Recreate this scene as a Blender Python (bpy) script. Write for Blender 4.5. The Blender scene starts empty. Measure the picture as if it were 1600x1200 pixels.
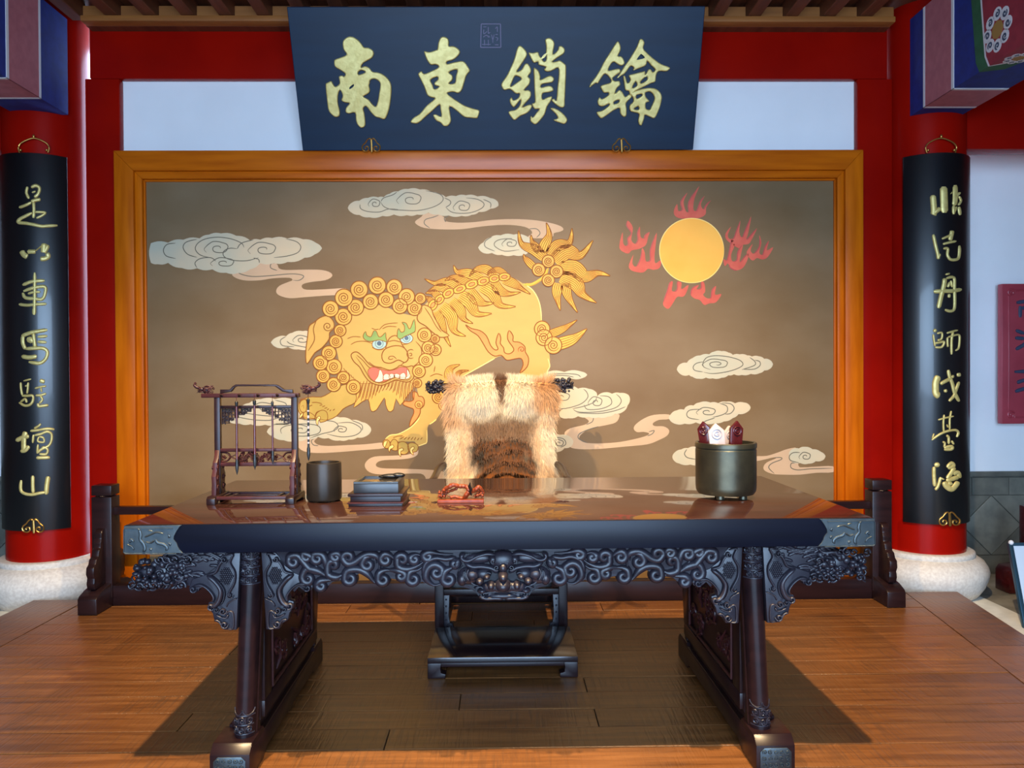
import bpy, bmesh, math, random
from mathutils import Vector, Matrix
from mathutils.geometry import tessellate_polygon
random.seed(7)
R = math.radians
scene = bpy.context.scene
COL = scene.collection

# ------------------------------------------------------------------ camera
FPX = 1200.0
CAMZ = 1.29
CAM = Vector((0, 0, CAMZ))
_al, _be, _ro = R(0.81), R(0.57), R(0.30)
_f = Vector((math.sin(_al) * math.cos(_be), math.cos(_al) * math.cos(_be), -math.sin(_be)))
_r0 = Vector((math.cos(_al), -math.sin(_al), 0))
_u0 = _r0.cross(_f)
_r = _r0 * math.cos(_ro) - _u0 * math.sin(_ro)
_u = _u0 * math.cos(_ro) + _r0 * math.sin(_ro)
cam_data = bpy.data.cameras.new('camera')
cam_data.sensor_width = 36.0
cam_data.lens = 36.0 * FPX / 1600.0
cam_data.clip_start = 0.05
cam = bpy.data.objects.new('camera', cam_data)
COL.objects.link(cam)
_m = Matrix((( _r.x, _u.x, -_f.x, 0), (_r.y, _u.y, -_f.y, 0), (_r.z, _u.z, -_f.z, CAMZ), (0, 0, 0, 1)))
cam.matrix_world = _m
scene.camera = cam

# ------------------------------------------------------------------ sky, lights, exposure
SKY_STRENGTH = 11.2
SPOT_E = 840.0
WASH_E = 16.0
EXPOSURE = 0.28
scene.view_settings.view_transform = 'Standard'
scene.view_settings.look = 'None'
scene.view_settings.gamma = 1.0
scene.view_settings.use_curve_mapping = False
scene.view_settings.exposure = EXPOSURE
scene.cycles.use_denoising = True
scene.cycles.max_bounces = 8
scene.cycles.sample_clamp_indirect = 8.0
world = bpy.data.worlds.new('daylight')
scene.world = world
world.use_nodes = True
wn = world.node_tree.nodes
wl = world.node_tree.links
wn.clear()
w_out = wn.new('ShaderNodeOutputWorld')
w_bg = wn.new('ShaderNodeBackground')
w_tc = wn.new('ShaderNodeTexCoord')
w_sep = wn.new('ShaderNodeSeparateXYZ')
w_rmp = wn.new('ShaderNodeValToRGB')
w_rmp.color_ramp.elements[0].position = 0.46
w_rmp.color_ramp.elements[0].color = (0.40, 0.57, 0.82, 1)      # paved court outside
w_rmp.color_ramp.elements[1].position = 0.54
w_rmp.color_ramp.elements[1].color = (0.46, 0.69, 1.0, 1)       # overcast blue sky
w_map = wn.new('ShaderNodeMapRange')
w_map.inputs['From Min'].default_value = -1
w_map.inputs['From Max'].default_value = 1
wl.new(w_tc.outputs['Generated'], w_sep.inputs[0])
wl.new(w_sep.outputs['Z'], w_map.inputs['Value'])
wl.new(w_map.outputs[0], w_rmp.inputs[0])
wl.new(w_rmp.outputs[0], w_bg.inputs['Color'])
w_bg.inputs['Strength'].default_value = SKY_STRENGTH
wl.new(w_bg.outputs[0], w_out.inputs['Surface'])


def spot(name, loc, target, energy, color, size=70, blend=0.5, radius=0.05):
    l = bpy.data.lights.new(name, 'SPOT')
    l.energy = energy
    l.color = color
    l.spot_size = R(size)
    l.spot_blend = blend
    l.shadow_soft_size = radius
    o = bpy.data.objects.new(name, l)
    COL.objects.link(o)
    o.location = loc
    o.rotation_euler = (Vector(target) - Vector(loc)).to_track_quat('-Z', 'Y').to_euler()
    return o


WARM = (1.0, 0.72, 0.40)
# two recessed ceiling lamps in front of the desk
spot('ceiling_lamp', (-0.95, 1.75, 3.46), (-0.5, 4.1, 0.0), SPOT_E, WARM, 86, 0.9, 0.03)
spot('ceiling_lamp', (0.90, 1.75, 3.46), (0.5, 4.1, 0.0), SPOT_E, WARM, 86, 0.9, 0.03)
# one ceiling lamp that washes the mural
spot('mural_lamp', (-0.30, 2.75, 3.46), (-0.25, 4.8, 1.75), WASH_E, (1.0, 0.80, 0.56), 66, 0.9, 0.06)
PORTAL = bpy.data.lights.new('doorway_portal', 'AREA')
PORTAL.shape = 'RECTANGLE'
PORTAL.size = 4.6
PORTAL.size_y = 3.4
PORTAL.cycles.is_portal = True
_po = bpy.data.objects.new('doorway_portal', PORTAL)
COL.objects.link(_po)
_po.location = (0, -1.78, 1.6)
_po.rotation_euler = (R(90), 0, 0)     # shines towards +Y


# ------------------------------------------------------------------ pixel -> place helpers (used while modelling)
def ray(px, py):
    return _f + _r * ((px - 800.0) / FPX) + _u * ((600.0 - py) / FPX)


def at(px, py, Y):
    d = ray(px, py)
    return CAM + d * (Y / d.y)


def onz(px, py, z):
    d = ray(px, py)
    return CAM + d * ((z - CAMZ) / d.z)


def onplane(px, py, p0, n):
    d = ray(px, py)
    return CAM + d * ((p0 - CAM).dot(n) / d.dot(n))


def wallmap(Y):
    """plane facing the camera side at depth Y; h pushes towards -Y"""
    def m(px, py, h=0.0):
        p = at(px, py, Y)
        return Vector((p.x, p.y - h, p.z))
    return m


def planemap(p0, n):
    n = n.normalized()

    def m(px, py, h=0.0):
        return onplane(px, py, p0, n) + n * h
    return m


def cylmap(cx, cy, rad):
    def m(px, py, h=0.0):
        d = ray(px, py)
        a = d.x * d.x + d.y * d.y
        b = -2 * (cx * d.x + cy * d.y)
        c = cx * cx + cy * cy - rad * rad
        disc = max(b * b - 4 * a * c, 0)
        t = (-b - math.sqrt(disc)) / (2 * a)
        p = CAM + d * t
        n = Vector((p.x - cx, p.y - cy, 0)).normalized()
        return p + n * h
    return m


def Z(ox, oy, s, pts):
    return [(ox + p[0] / s, oy + p[1] / s) for p in pts]


def smooth(P, sub=4, closed=False):
    """Catmull-Rom through tuples of any length"""
    n = len(P)
    if n < 3:
        if n == 2:
            return [tuple(P[0][k] + (P[1][k] - P[0][k]) * t / sub for k in range(len(P[0]))) for t in range(sub + 1)]
        return list(P)
    out = []
    rng = range(n if closed else n - 1)
    for i in rng:
        p1, p2 = P[i], P[(i + 1) % n]
        p0 = P[i - 1] if (closed or i > 0) else P[0]
        p3 = P[(i + 2) % n] if (closed or i + 2 < n) else P[-1]
        for t in range(sub):
            t = t / sub
            out.append(tuple(0.5 * (2 * b + (c - a) * t + (2 * a - 5 * b + 4 * c - d) * t * t + (3 * b - a - 3 * c + d) * t ** 3)
                             for a, b, c, d in zip(p0, p1, p2, p3)))
    if not closed:
        out.append(tuple(P[-1]))
    return out


def spiral(cx, cy, rx, ry=None, turns=2.0, a0=0.0, d=1, r1=0.06, n=None):
    """points from the outside to the centre"""
    ry = rx if ry is None else ry
    n = n or int(turns * 12) + 1
    P = []
    for i in range(n):
        t = i / (n - 1)
        k = 1 + (r1 - 1) * t
        a = a0 + d * t * turns * 2 * math.pi
        P.append((cx + rx * k * math.cos(a), cy + ry * k * math.sin(a)))
    return P


def ellipse(cx, cy, rx, ry=None, n=24, rot=0.0):
    ry = rx if ry is None else ry
    c, s = math.cos(rot), math.sin(rot)
    return [(cx + rx * math.cos(a) * c - ry * math.sin(a) * s, cy + rx * math.cos(a) * s + ry * math.sin(a) * c)
            for a in (2 * math.pi * i / n for i in range(n))]


# ------------------------------------------------------------------ mesh builder
ROOT = {}


class MB:
    def __init__(self):
        self.v = []
        self.f = []

    def add(self, vs, fs):
        o = len(self.v)
        self.v += [tuple(x) for x in vs]
        self.f += [tuple(i + o for i in q) for q in fs]
        return self

    def box(self, x0, x1, y0, y1, z0, z1, rot=None, piv=None):
        vs = [Vector((x, y, z)) for z in (z0, z1) for y in (y0, y1) for x in (x0, x1)]
        if rot is not None:
            piv = Vector(piv) if piv is not None else Vector(((x0 + x1) / 2, (y0 + y1) / 2, (z0 + z1) / 2))
            vs = [rot @ (p - piv) + piv for p in vs]
        return self.add(vs, [(0, 2, 3, 1), (4, 5, 7, 6), (0, 1, 5, 4), (2, 6, 7, 3), (0, 4, 6, 2), (1, 3, 7, 5)])

    def lathe(self, prof, c=(0, 0, 0), n=32, cap=True, axis='z'):
        vs, fs = [], []
        for r, z in prof:
            for i in range(n):
                a = 2 * math.pi * i / n
                if axis == 'z':
                    vs.append((c[0] + r * math.cos(a), c[1] + r * math.sin(a), c[2] + z))
                elif axis == 'y':
                    vs.append((c[0] + r * math.cos(a), c[1] + z, c[2] + r * math.sin(a)))
                else:
                    vs.append((c[0] + z, c[1] + r * math.cos(a), c[2] + r * math.sin(a)))
        for k in range(len(prof) - 1):
            for i in range(n):
                j = (i + 1) % n
                fs.append((k * n + i, k * n + j, (k + 1) * n + j, (k + 1) * n + i))
        if cap:
            fs.append(tuple(range(n))[::-1])
            fs.append(tuple((len(prof) - 1) * n + i for i in range(n)))
        return self.add(vs, fs)

    def tube(self, path, rad, n=8, flat=1.0):
        path = [Vector(p) for p in path]
        m = len(path)
        rad = rad if isinstance(rad, (list, tuple)) else [rad] * m
        vs, fs = [], []
        up = Vector((0, 0, 1))
        for i, p in enumerate(path):
            t = (path[min(i + 1, m - 1)] - path[max(i - 1, 0)])
            t = t.normalized() if t.length > 1e-9 else Vector((0, 1, 0))
            ref = up if abs(t.dot(up)) < 0.95 else Vector((1, 0, 0))
            a = t.cross(ref).normalized()
            b = a.cross(t)
            for k in range(n):
                w = 2 * math.pi * k / n
                vs.append(p + a * (math.cos(w) * rad[i]) + b * (math.sin(w) * rad[i] * flat))
        for i in range(m - 1):
            for k in range(n):
                j = (k + 1) % n
                fs.append((i * n + k, i * n + j, (i + 1) * n + j, (i + 1) * n + k))
        fs.append(tuple(range(n))[::-1])
        fs.append(tuple((m - 1) * n + k for k in range(n)))
        return self.add(vs, fs)

    def ball(self, c, r, seg=10, rings=6, rot=None):
        r = r if isinstance(r, (list, tuple)) else (r, r, r)
        c = Vector(c)
        vs, fs = [], []
        for i in range(rings + 1):
            t = math.pi * i / rings
            for k in range(seg):
                a = 2 * math.pi * k / seg
                p = Vector((r[0] * math.sin(t) * math.cos(a), r[1] * math.sin(t) * math.sin(a), r[2] * math.cos(t)))
                if rot is not None:
                    p = rot @ p
                vs.append(c + p)
        for i in range(rings):
            for k in range(seg):
                j = (k + 1) % seg
                fs.append((i * seg + k, (i + 1) * seg + k, (i + 1) * seg + j, i * seg + j))
        return self.add(vs, fs)

    def prism(self, outline, mapf, h0, h1, holes=()):
        """flat shape standing h0..h1 off a mapped surface"""
        loops = [list(outline)] + [list(h) for h in holes]
        flat = [p for l in loops for p in l]
        tris = tessellate_polygon([[Vector((p[0], p[1], 0)) for p in l] for l in loops])
        n = len(flat)
        vs = [mapf(p[0], p[1], h1) for p in flat] + [mapf(p[0], p[1], h0) for p in flat]
        fs = [tuple(t) for t in tris] + [tuple(i + n for i in reversed(t)) for t in tris]
        o = 0
        for l in loops:
            k = len(l)
            for i in range(k):
                j = (i + 1) % k
                fs.append((o + i, o + j, n + o + j, n + o + i))
            o += k
        return self.add(vs, fs)

    def stroke(self, P, w, mapf, h, n=5, base=0.0, sub=4, back=None, taper=(0.35, 0.35), sm=True):
        """raised brush-like ridge along P; P items (x, y) or (x, y, w)"""
        if sm:
            P = smooth([tuple(p) for p in P], sub)
        m = len(P)
        vs, fs = [], []
        wm = max([p[2] if len(p) > 2 else w for p in P])
        for i, p in enumerate(P):
            a, b = P[max(i - 1, 0)], P[min(i + 1, m - 1)]
            tx, ty = b[0] - a[0], b[1] - a[1]
            L = math.hypot(tx, ty) or 1
            nx, ny = -ty / L, tx / L
            ww = p[2] if len(p) > 2 else w
            t = i / max(m - 1, 1)
            e = min(1.0, taper[0] + t * 6) * min(1.0, taper[1] + (1 - t) * 6)
            ww *= e
            for k in range(n):
                an = math.pi * k / (n - 1)
                o = math.cos(an) * ww / 2
                vs.append(mapf(p[0] + nx * o, p[1] + ny * o, base + math.sin(an) * h * (0.4 + 0.6 * ww / wm)))
            if back is not None:
                vs.append(mapf(p[0] - nx * ww / 2, p[1] - ny * ww / 2, back))
                vs.append(mapf(p[0] + nx * ww / 2, p[1] + ny * ww / 2, back))
        q = n + (2 if back is not None else 0)
        for i in range(m - 1):
            for k in range(q if back is not None else q - 1):
                j = (k + 1) % q
                fs.append((i * q + k, i * q + j, (i + 1) * q + j, (i + 1) * q + k))
        fs.append(tuple(range(q))[::-1])
        fs.append(tuple((m - 1) * q + k for k in range(q)))
        return self.add(vs, fs)

    def xform(self, M):
        self.v = [tuple(M @ Vector(p)) for p in self.v]
        return self

    def mirrored_x(self, x0=0.0):
        n = len(self.v)
        vs = [(2 * x0 - p[0], p[1], p[2]) for p in self.v]
        fs = [tuple(reversed(q)) for q in self.f]
        return self.add(vs, fs)

    def build(self, name, material, parent=None, bevel=0.0, smooth=True, angle=40, recalc=True, local=False, label=None, seg=2):
        me = bpy.data.meshes.new(name)
        off = Vector((0, 0, 0)) if (parent is None or local) else ROOT.get(parent.name, Vector((0, 0, 0)))
        me.from_pydata([(p[0] - off.x, p[1] - off.y, p[2] - off.z) for p in self.v], [], self.f)
        if bevel or recalc:
            bm = bmesh.new()
            bm.from_mesh(me)
            if recalc:
                bmesh.ops.recalc_face_normals(bm, faces=bm.faces)
            if bevel:
                es = [e for e in bm.edges if len(e.link_faces) == 2 and e.calc_face_angle(0) > R(35)]
                bmesh.ops.bevel(bm, geom=es, offset=bevel, segments=seg, affect='EDGES', profile=0.5, clamp_overlap=True)
            bm.to_mesh(me)
            bm.free()
        if smooth:
            me.shade_smooth()
            me.set_sharp_from_angle(angle=R(angle))
        me.materials.append(material)
        o = bpy.data.objects.new(name, me)
        COL.objects.link(o)
        if parent is not None:
            o.parent = parent
            ROOT[o.name] = ROOT.get(parent.name, Vector((0, 0, 0))) if not local else Vector((0, 0, 0))
        if label:
            o['label'] = label
        return o


def tag(o, label=None, cat=None, group=None, kind=None):
    if label:
        o['label'] = label
    if cat:
        o['category'] = cat
    if group:
        o['group'] = group
    if kind:
        o['kind'] = kind
    return o


def thing(name, loc, label, cat, group=None, rz=0.0):
    o = bpy.data.objects.new(name, None)
    o.empty_display_size = 0.05
    COL.objects.link(o)
    o.location = loc
    o.rotation_euler = (0, 0, rz)
    ROOT[o.name] = Vector(loc)
    return tag(o, label, cat, group)


def struct(o):
    o['kind'] = 'structure'
    return o


def copy_tree(o, loc=None, parent=None):
    c = o.copy()
    COL.objects.link(c)
    c.parent = parent
    if loc is not None:
        c.location = loc
    for ch in list(o.children):
        copy_tree(ch, None, c)
    return c


def shape_from_outline(loops, mapf, scale, ext, bev, name):
    """raised letter with rounded edges: 2D curve with holes -> mesh -> mapped on a surface"""
    cu = bpy.data.curves.new(name, 'CURVE')
    cu.dimensions = '2D'
    cu.fill_mode = 'BOTH'
    for l in loops:
        l = smooth(l, 3, True)
        s = cu.splines.new('POLY')
        s.points.add(len(l) - 1)
        for p, q in zip(s.points, l):
            p.co = (q[0], -q[1], 0, 1)
        s.use_cyclic_u = True
    cu.extrude = ext
    cu.bevel_depth = bev
    cu.bevel_resolution = 2
    cu.offset = -bev
    o = bpy.data.objects.new(name, cu)
    COL.objects.link(o)
    dg = bpy.context.evaluated_depsgraph_get()
    me = bpy.data.meshes.new_from_object(o.evaluated_get(dg))
    vs = [mapf(v.co.x, -v.co.y, v.co.z * scale) for v in me.vertices]
    fs = [tuple(p.vertices) for p in me.polygons]
    bpy.data.objects.remove(o)
    bpy.data.curves.remove(cu)
    bpy.data.meshes.remove(me)
    mb = MB()
    mb.add(vs, fs)
    return mb


# ------------------------------------------------------------------ materials (all procedural)
MATS = {}


def mat(name, col, rough=0.5, metal=0.0, ior=1.5, col2=None, nscale=6.0, stretch=(1, 1, 1), detail=6.0, bump=0.0, bscale=40.0,
        bstretch=None, coat=0.0, ramp=(0.35, 0.65), spec=0.5, rand=0.0, emit=None, sheen=0.0):
    m = bpy.data.materials.new(name)
    m.use_nodes = True
    nt = m.node_tree
    b = nt.nodes['Principled BSDF']
    b.inputs['Base Color'].default_value = (*col, 1)
    b.inputs['Roughness'].default_value = rough
    b.inputs['Metallic'].default_value = metal
    b.inputs['IOR'].default_value = ior
    b.inputs['Specular IOR Level'].default_value = spec
    if coat:
        b.inputs['Coat Weight'].default_value = coat
        b.inputs['Coat Roughness'].default_value = 0.08
    if sheen:
        b.inputs['Sheen Weight'].default_value = sheen
    tc = None
    out = None
    if col2 is not None or bump:
        tc = nt.nodes.new('ShaderNodeTexCoord')
    if col2 is not None:
        mp = nt.nodes.new('ShaderNodeMapping')
        mp.inputs['Scale'].default_value = stretch
        nz = nt.nodes.new('ShaderNodeTexNoise')
        nz.inputs['Scale'].default_value = nscale
        nz.inputs['Detail'].default_value = detail
        nt.links.new(tc.outputs['Object'], mp.inputs['Vector'])
        nt.links.new(mp.outputs[0], nz.inputs['Vector'])
        rp = nt.nodes.new('ShaderNodeValToRGB')
        rp.color_ramp.elements[0].position = ramp[0]
        rp.color_ramp.elements[0].color = (*col, 1)
        rp.color_ramp.elements[1].position = ramp[1]
        rp.color_ramp.elements[1].color = (*col2, 1)
        nt.links.new(nz.outputs['Fac'], rp.inputs[0])
        out = rp.outputs[0]
    if rand:
        oi = nt.nodes.new('ShaderNodeObjectInfo')
        hs = nt.nodes.new('ShaderNodeHueSaturation')
        mr = nt.nodes.new('ShaderNodeMapRange')
        mr.inputs['To Min'].default_value = 1 - rand
        mr.inputs['To Max'].default_value = 1 + rand
        nt.links.new(oi.outputs['Random'], mr.inputs['Value'])
        nt.links.new(mr.outputs[0], hs.inputs['Value'])
        if out is not None:
            nt.links.new(out, hs.inputs['Color'])
        else:
            hs.inputs['Color'].default_value = (*col, 1)
        out = hs.outputs[0]
    if out is not None:
        nt.links.new(out, b.inputs['Base Color'])
    if bump:
        mp2 = nt.nodes.new('ShaderNodeMapping')
        mp2.inputs['Scale'].default_value = bstretch or stretch
        nz2 = nt.nodes.new('ShaderNodeTexNoise')
        nz2.inputs['Scale'].default_value = bscale
        nz2.inputs['Detail'].default_value = 4
        bp = nt.nodes.new('ShaderNodeBump')
        bp.inputs['Strength'].default_value = bump
        bp.inputs['Distance'].default_value = 0.004
        nt.links.new(tc.outputs['Object'], mp2.inputs['Vector'])
        nt.links.new(mp2.outputs[0], nz2.inputs['Vector'])
        nt.links.new(nz2.outputs['Fac'], bp.inputs['Height'])
        nt.links.new(bp.outputs[0], b.inputs['Normal'])
    if emit:
        b.inputs['Emission Color'].default_value = (*emit[0], 1)
        b.inputs['Emission Strength'].default_value = emit[1]
    MATS[name] = m
    return m


def srgb(r, g, b):
    return tuple(((c / 255 + 0.055) / 1.055) ** 2.4 if c > 10 else c / 255 / 12.92 for c in (r, g, b))


M_red = mat('red_lacquer', srgb(150, 14, 4), 0.26, ior=1.4, col2=srgb(138, 11, 4), nscale=3, bump=0.03, bscale=30, spec=0.16)
M_white = mat('white_plaster', srgb(238, 239, 240), 0.8, col2=srgb(231, 232, 233), nscale=2, bump=0.05, bscale=60)
M_frame = mat('honey_wood', srgb(196, 100, 10), 0.3, col2=srgb(168, 78, 5), nscale=3, stretch=(6, 6, 0.6), spec=0.12)
M_frame_h = mat('honey_wood_level', srgb(196, 100, 10), 0.28, col2=srgb(168, 78, 5), nscale=3, stretch=(0.6, 6, 6), spec=0.3)
M_ceil = mat('ceiling_wood', srgb(112, 60, 34), 0.55, col2=srgb(86, 44, 24), nscale=4, stretch=(6, 0.5, 6))
M_ceil2 = mat('eave_board', srgb(160, 100, 45), 0.5, col2=srgb(140, 84, 36), nscale=4, stretch=(0.6, 6, 6))
M_dark = mat('dark_rosewood', srgb(36, 20, 21), 0.30, ior=1.5, col2=srgb(26, 14, 16), nscale=4, stretch=(0.8, 8, 8), spec=0.32)
M_top = mat('polished_tabletop', srgb(46, 26, 22), 0.05, ior=2.5, col2=srgb(58, 34, 28), nscale=3, stretch=(0.5, 6, 6))
M_edge = mat('satin_rosewood', srgb(10, 14, 28), 0.34, ior=1.45, col2=srgb(8, 10, 21), nscale=4, stretch=(0.6, 8, 8), spec=0.29)
M_carve = mat('carved_rosewood', srgb(38, 34, 42), 0.40, ior=1.6, col2=srgb(28, 23, 30), nscale=8, spec=0.42)
M_ruby = mat('carved_red_wood', srgb(64, 28, 28), 0.40, ior=1.5, col2=srgb(46, 19, 20), nscale=20, spec=0.3)
M_gold = mat('gilt', srgb(226, 206, 130), 0.42, metal=0.35, col2=srgb(206, 184, 108), nscale=30, bump=0.25, bscale=60)
M_gold_line = mat('gilt_trim', srgb(206, 160, 84), 0.3, metal=0.9)
M_black = mat('black_lacquer', srgb(10, 13, 17), 0.36, ior=1.6, col2=srgb(8, 10, 13), nscale=5, coat=0.3)
M_board = mat('navy_lacquer', srgb(2, 36, 62), 0.42, ior=1.35, col2=srgb(2, 30, 54), nscale=2.5, stretch=(0.7, 3, 6))
M_seal = mat('seal_ink', srgb(116, 112, 138), 0.6)
M_pewter = mat('pewter', srgb(84, 92, 94), 0.42, metal=0.85, col2=srgb(66, 74, 78), nscale=14, bump=0.15, bscale=50)
M_bronze = mat('dark_bronze', srgb(84, 80, 64), 0.36, metal=0.8, col2=srgb(60, 58, 48), nscale=9, bump=0.12, bscale=30)
M_potdark = mat('dark_pot', srgb(44, 37, 30), 0.34, col2=srgb(32, 27, 22), nscale=9, metal=0.2, bump=0.06, bscale=40, spec=0.3)
M_copper = mat('copper_red', srgb(132, 58, 27), 0.36, metal=0.1, col2=srgb(104, 40, 18), nscale=40, spec=0.35)
M_ink = mat('ink_stone', srgb(30, 32, 36), 0.28, col2=srgb(40, 42, 44), nscale=20)
M_blackstone = mat('black_ink', srgb(14, 14, 15), 0.4)
M_stone = mat('pale_granite', srgb(214, 208, 198), 0.85, col2=srgb(196, 188, 178), nscale=60, bump=0.3, bscale=120)
M_tile = mat('grey_green_tile', srgb(112, 110, 98), 0.6, col2=srgb(84, 84, 76), nscale=8, bump=0.2, bscale=30, rand=0.28)
M_grout = mat('tile_joint', srgb(96, 92, 82), 0.9)
M_slab = mat('stone_slab', srgb(150, 146, 132), 0.7, col2=srgb(122, 118, 106), nscale=7, bump=0.15, bscale=40, rand=0.15)
M_curb = mat('white_curb', srgb(222, 222, 214), 0.75, col2=srgb(206, 206, 198), nscale=12)
M_blue = mat('painted_blue', srgb(18, 42, 128), 0.75, col2=srgb(16, 36, 112), nscale=20, bump=0.08, bscale=150)
M_pink = mat('painted_rose', srgb(178, 104, 110), 0.75, col2=srgb(166, 94, 100), nscale=20, bump=0.08, bscale=150)
M_green = mat('painted_green', srgb(44, 98, 62), 0.75, col2=srgb(36, 86, 54), nscale=20)
M_brick = mat('painted_crimson', srgb(150, 44, 58), 0.75, col2=srgb(136, 38, 52), nscale=20)
M_pwhite = mat('painted_white', srgb(214, 214, 216), 0.75)
M_pslate = mat('painted_slate', srgb(60, 74, 96), 0.75)
M_pochre = mat('painted_ochre', srgb(160, 122, 60), 0.75)
M_plaque = mat('plaque_red', srgb(166, 58, 70), 0.4, col2=srgb(150, 48, 60), nscale=5)
M_plaque_ink = mat('plaque_characters', srgb(58, 66, 88), 0.35)
M_steel = mat('blue_steel', srgb(52, 84, 104), 0.35, metal=0.6)
M_panel = mat('pale_panel', srgb(186, 204, 222), 0.3)
M_silver = mat('pale_jade', srgb(176, 162, 160), 0.3, col2=srgb(156, 142, 140), nscale=20, coat=0.2)
M_token = mat('token_red_wood', srgb(74, 20, 22), 0.25, col2=srgb(56, 14, 16), nscale=20, coat=0.4)
# mural paints
M_mural = mat('mural_ground', srgb(124, 104, 78), 0.40, col2=srgb(106, 83, 54), nscale=1.4, stretch=(1, 1, 1.6), detail=8, ramp=(0.3, 0.7), bump=0.06, bscale=140, spec=0.15)
M_cloud = mat('cloud_paint', srgb(190, 174, 146), 0.5, col2=srgb(172, 170, 150), nscale=4, spec=0.18)
M_cloud_pink = mat('cloud_tail_paint', srgb(186, 158, 130), 0.5, col2=srgb(178, 152, 124), nscale=4, spec=0.18)
M_cloud_line = mat('cloud_outline', srgb(84, 80, 64), 0.5)
M_lion = mat('lion_gold', srgb(186, 149, 76), 0.42, col2=srgb(176, 145, 74), nscale=5, stretch=(1, 1, 3), spec=0.18)
M_lion_lt = mat('lion_curl_gold', srgb(196, 154, 74), 0.42, col2=srgb(190, 146, 64), nscale=8, spec=0.18)
M_lion_yel = mat('lion_mane_yellow', srgb(210, 166, 64), 0.42, col2=srgb(204, 150, 54), nscale=14, spec=0.18)
M_lion_line = mat('lion_outline', srgb(124, 74, 22), 0.5, spec=0.18)
M_lion_rim = mat('lion_raised_rim', srgb(226, 196, 108), 0.35)
M_lion_shade = mat('lion_olive', srgb(176, 146, 72), 0.42, col2=srgb(164, 138, 64), nscale=8, spec=0.18)
M_orange = mat('flame_orange', srgb(218, 124, 62), 0.45, col2=srgb(216, 138, 70), nscale=6, spec=0.18)
M_mouth = mat('mouth_red', srgb(196, 84, 48), 0.45)
M_tooth = mat('tooth_paint', srgb(206, 186, 158), 0.45)
M_browgr = mat('brow_green', srgb(122, 146, 40), 0.45, col2=srgb(100, 130, 42), nscale=9)
M_eye = mat('eye_pale_blue', srgb(140, 168, 160), 0.4)
M_pupil = mat('pupil', srgb(40, 50, 56), 0.3)
M_sun = mat('sun_orange', srgb(228, 164, 66), 0.45, col2=srgb(230, 174, 78), nscale=4, spec=0.18)
M_flame = mat('flame_rose', srgb(192, 94, 78), 0.5, col2=srgb(182, 80, 68), nscale=12, spec=0.18)
M_flame_dk = mat('flame_crimson', srgb(160, 50, 52), 0.5)
# ================================================================== SETTING
YW = 4.80          # face of the mural wall
COLY = 4.88        # column centre line
CX_L, CX_R = -2.845, 2.70
CR = 0.243

# ---- floor planks
m = bpy.data.materials.new('floor_planks')
m.use_nodes = True
nt = m.node_tree
N, L = nt.nodes, nt.links
b = N['Principled BSDF']
tc = N.new('ShaderNodeTexCoord')
oi = N.new('ShaderNodeObjectInfo')
addv = N.new('ShaderNodeVectorMath'); addv.operation = 'ADD'
sc = N.new('ShaderNodeVectorMath'); sc.operation = 'SCALE'; sc.inputs['Scale'].default_value = 37.0
cmb = N.new('ShaderNodeCombineXYZ')
L.new(oi.outputs['Random'], cmb.inputs[0]); L.new(oi.outputs['Random'], cmb.inputs[1])
L.new(cmb.outputs[0], sc.inputs[0])
L.new(tc.outputs['Object'], addv.inputs[0]); L.new(sc.outputs[0], addv.inputs[1])
mp = N.new('ShaderNodeMapping'); mp.inputs['Scale'].default_value = (0.9, 14, 14)
L.new(addv.outputs[0], mp.inputs['Vector'])
nz = N.new('ShaderNodeTexNoise'); nz.inputs['Scale'].default_value = 2.2; nz.inputs['Detail'].default_value = 9; nz.inputs['Roughness'].default_value = 0.65
L.new(mp.outputs[0], nz.inputs['Vector'])
rp = N.new('ShaderNodeValToRGB')
rp.color_ramp.elements[0].position = 0.28; rp.color_ramp.elements[0].color = (*srgb(72, 43, 22), 1)
rp.color_ramp.elements[1].position = 0.72; rp.color_ramp.elements[1].color = (*srgb(132, 87, 47), 1)
e = rp.color_ramp.elements.new(0.5); e.color = (*srgb(108, 67, 33), 1)
L.new(nz.outputs['Fac'], rp.inputs[0])
# rough-sawn cross marks, in patches
mp2 = N.new('ShaderNodeMapping'); mp2.inputs['Scale'].default_value = (46, 3.0, 3); mp2.inputs['Rotation'].default_value = (0, 0, R(4))
L.new(addv.outputs[0], mp2.inputs['Vector'])
nz2 = N.new('ShaderNodeTexNoise'); nz2.inputs['Scale'].default_value = 1.6; nz2.inputs['Detail'].default_value = 3
L.new(mp2.outputs[0], nz2.inputs['Vector'])
r2 = N.new('ShaderNodeValToRGB'); r2.color_ramp.elements[0].position = 0.36; r2.color_ramp.elements[1].position = 0.52
L.new(nz2.outputs['Fac'], r2.inputs[0])
nz3 = N.new('ShaderNodeTexNoise'); nz3.inputs['Scale'].default_value = 2.4; nz3.inputs['Detail'].default_value = 2
L.new(addv.outputs[0], nz3.inputs['Vector'])
r3 = N.new('ShaderNodeValToRGB'); r3.color_ramp.elements[0].position = 0.42; r3.color_ramp.elements[1].position = 0.62
L.new(nz3.outputs['Fac'], r3.inputs[0])
mx0 = N.new('ShaderNodeMath'); mx0.operation = 'SUBTRACT'; mx0.inputs[0].default_value = 1.0
L.new(r2.outputs[0], mx0.inputs[1])
mx1 = N.new('ShaderNodeMath'); mx1.operation = 'MULTIPLY'
L.new(mx0.outputs[0], mx1.inputs[0]); L.new(r3.outputs[0], mx1.inputs[1])
mx2 = N.new('ShaderNodeMath'); mx2.operation = 'MULTIPLY'; mx2.inputs[1].default_value = 0.55
L.new(mx1.outputs[0], mx2.inputs[0])
mix = N.new('ShaderNodeMix'); mix.data_type = 'RGBA'
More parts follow.
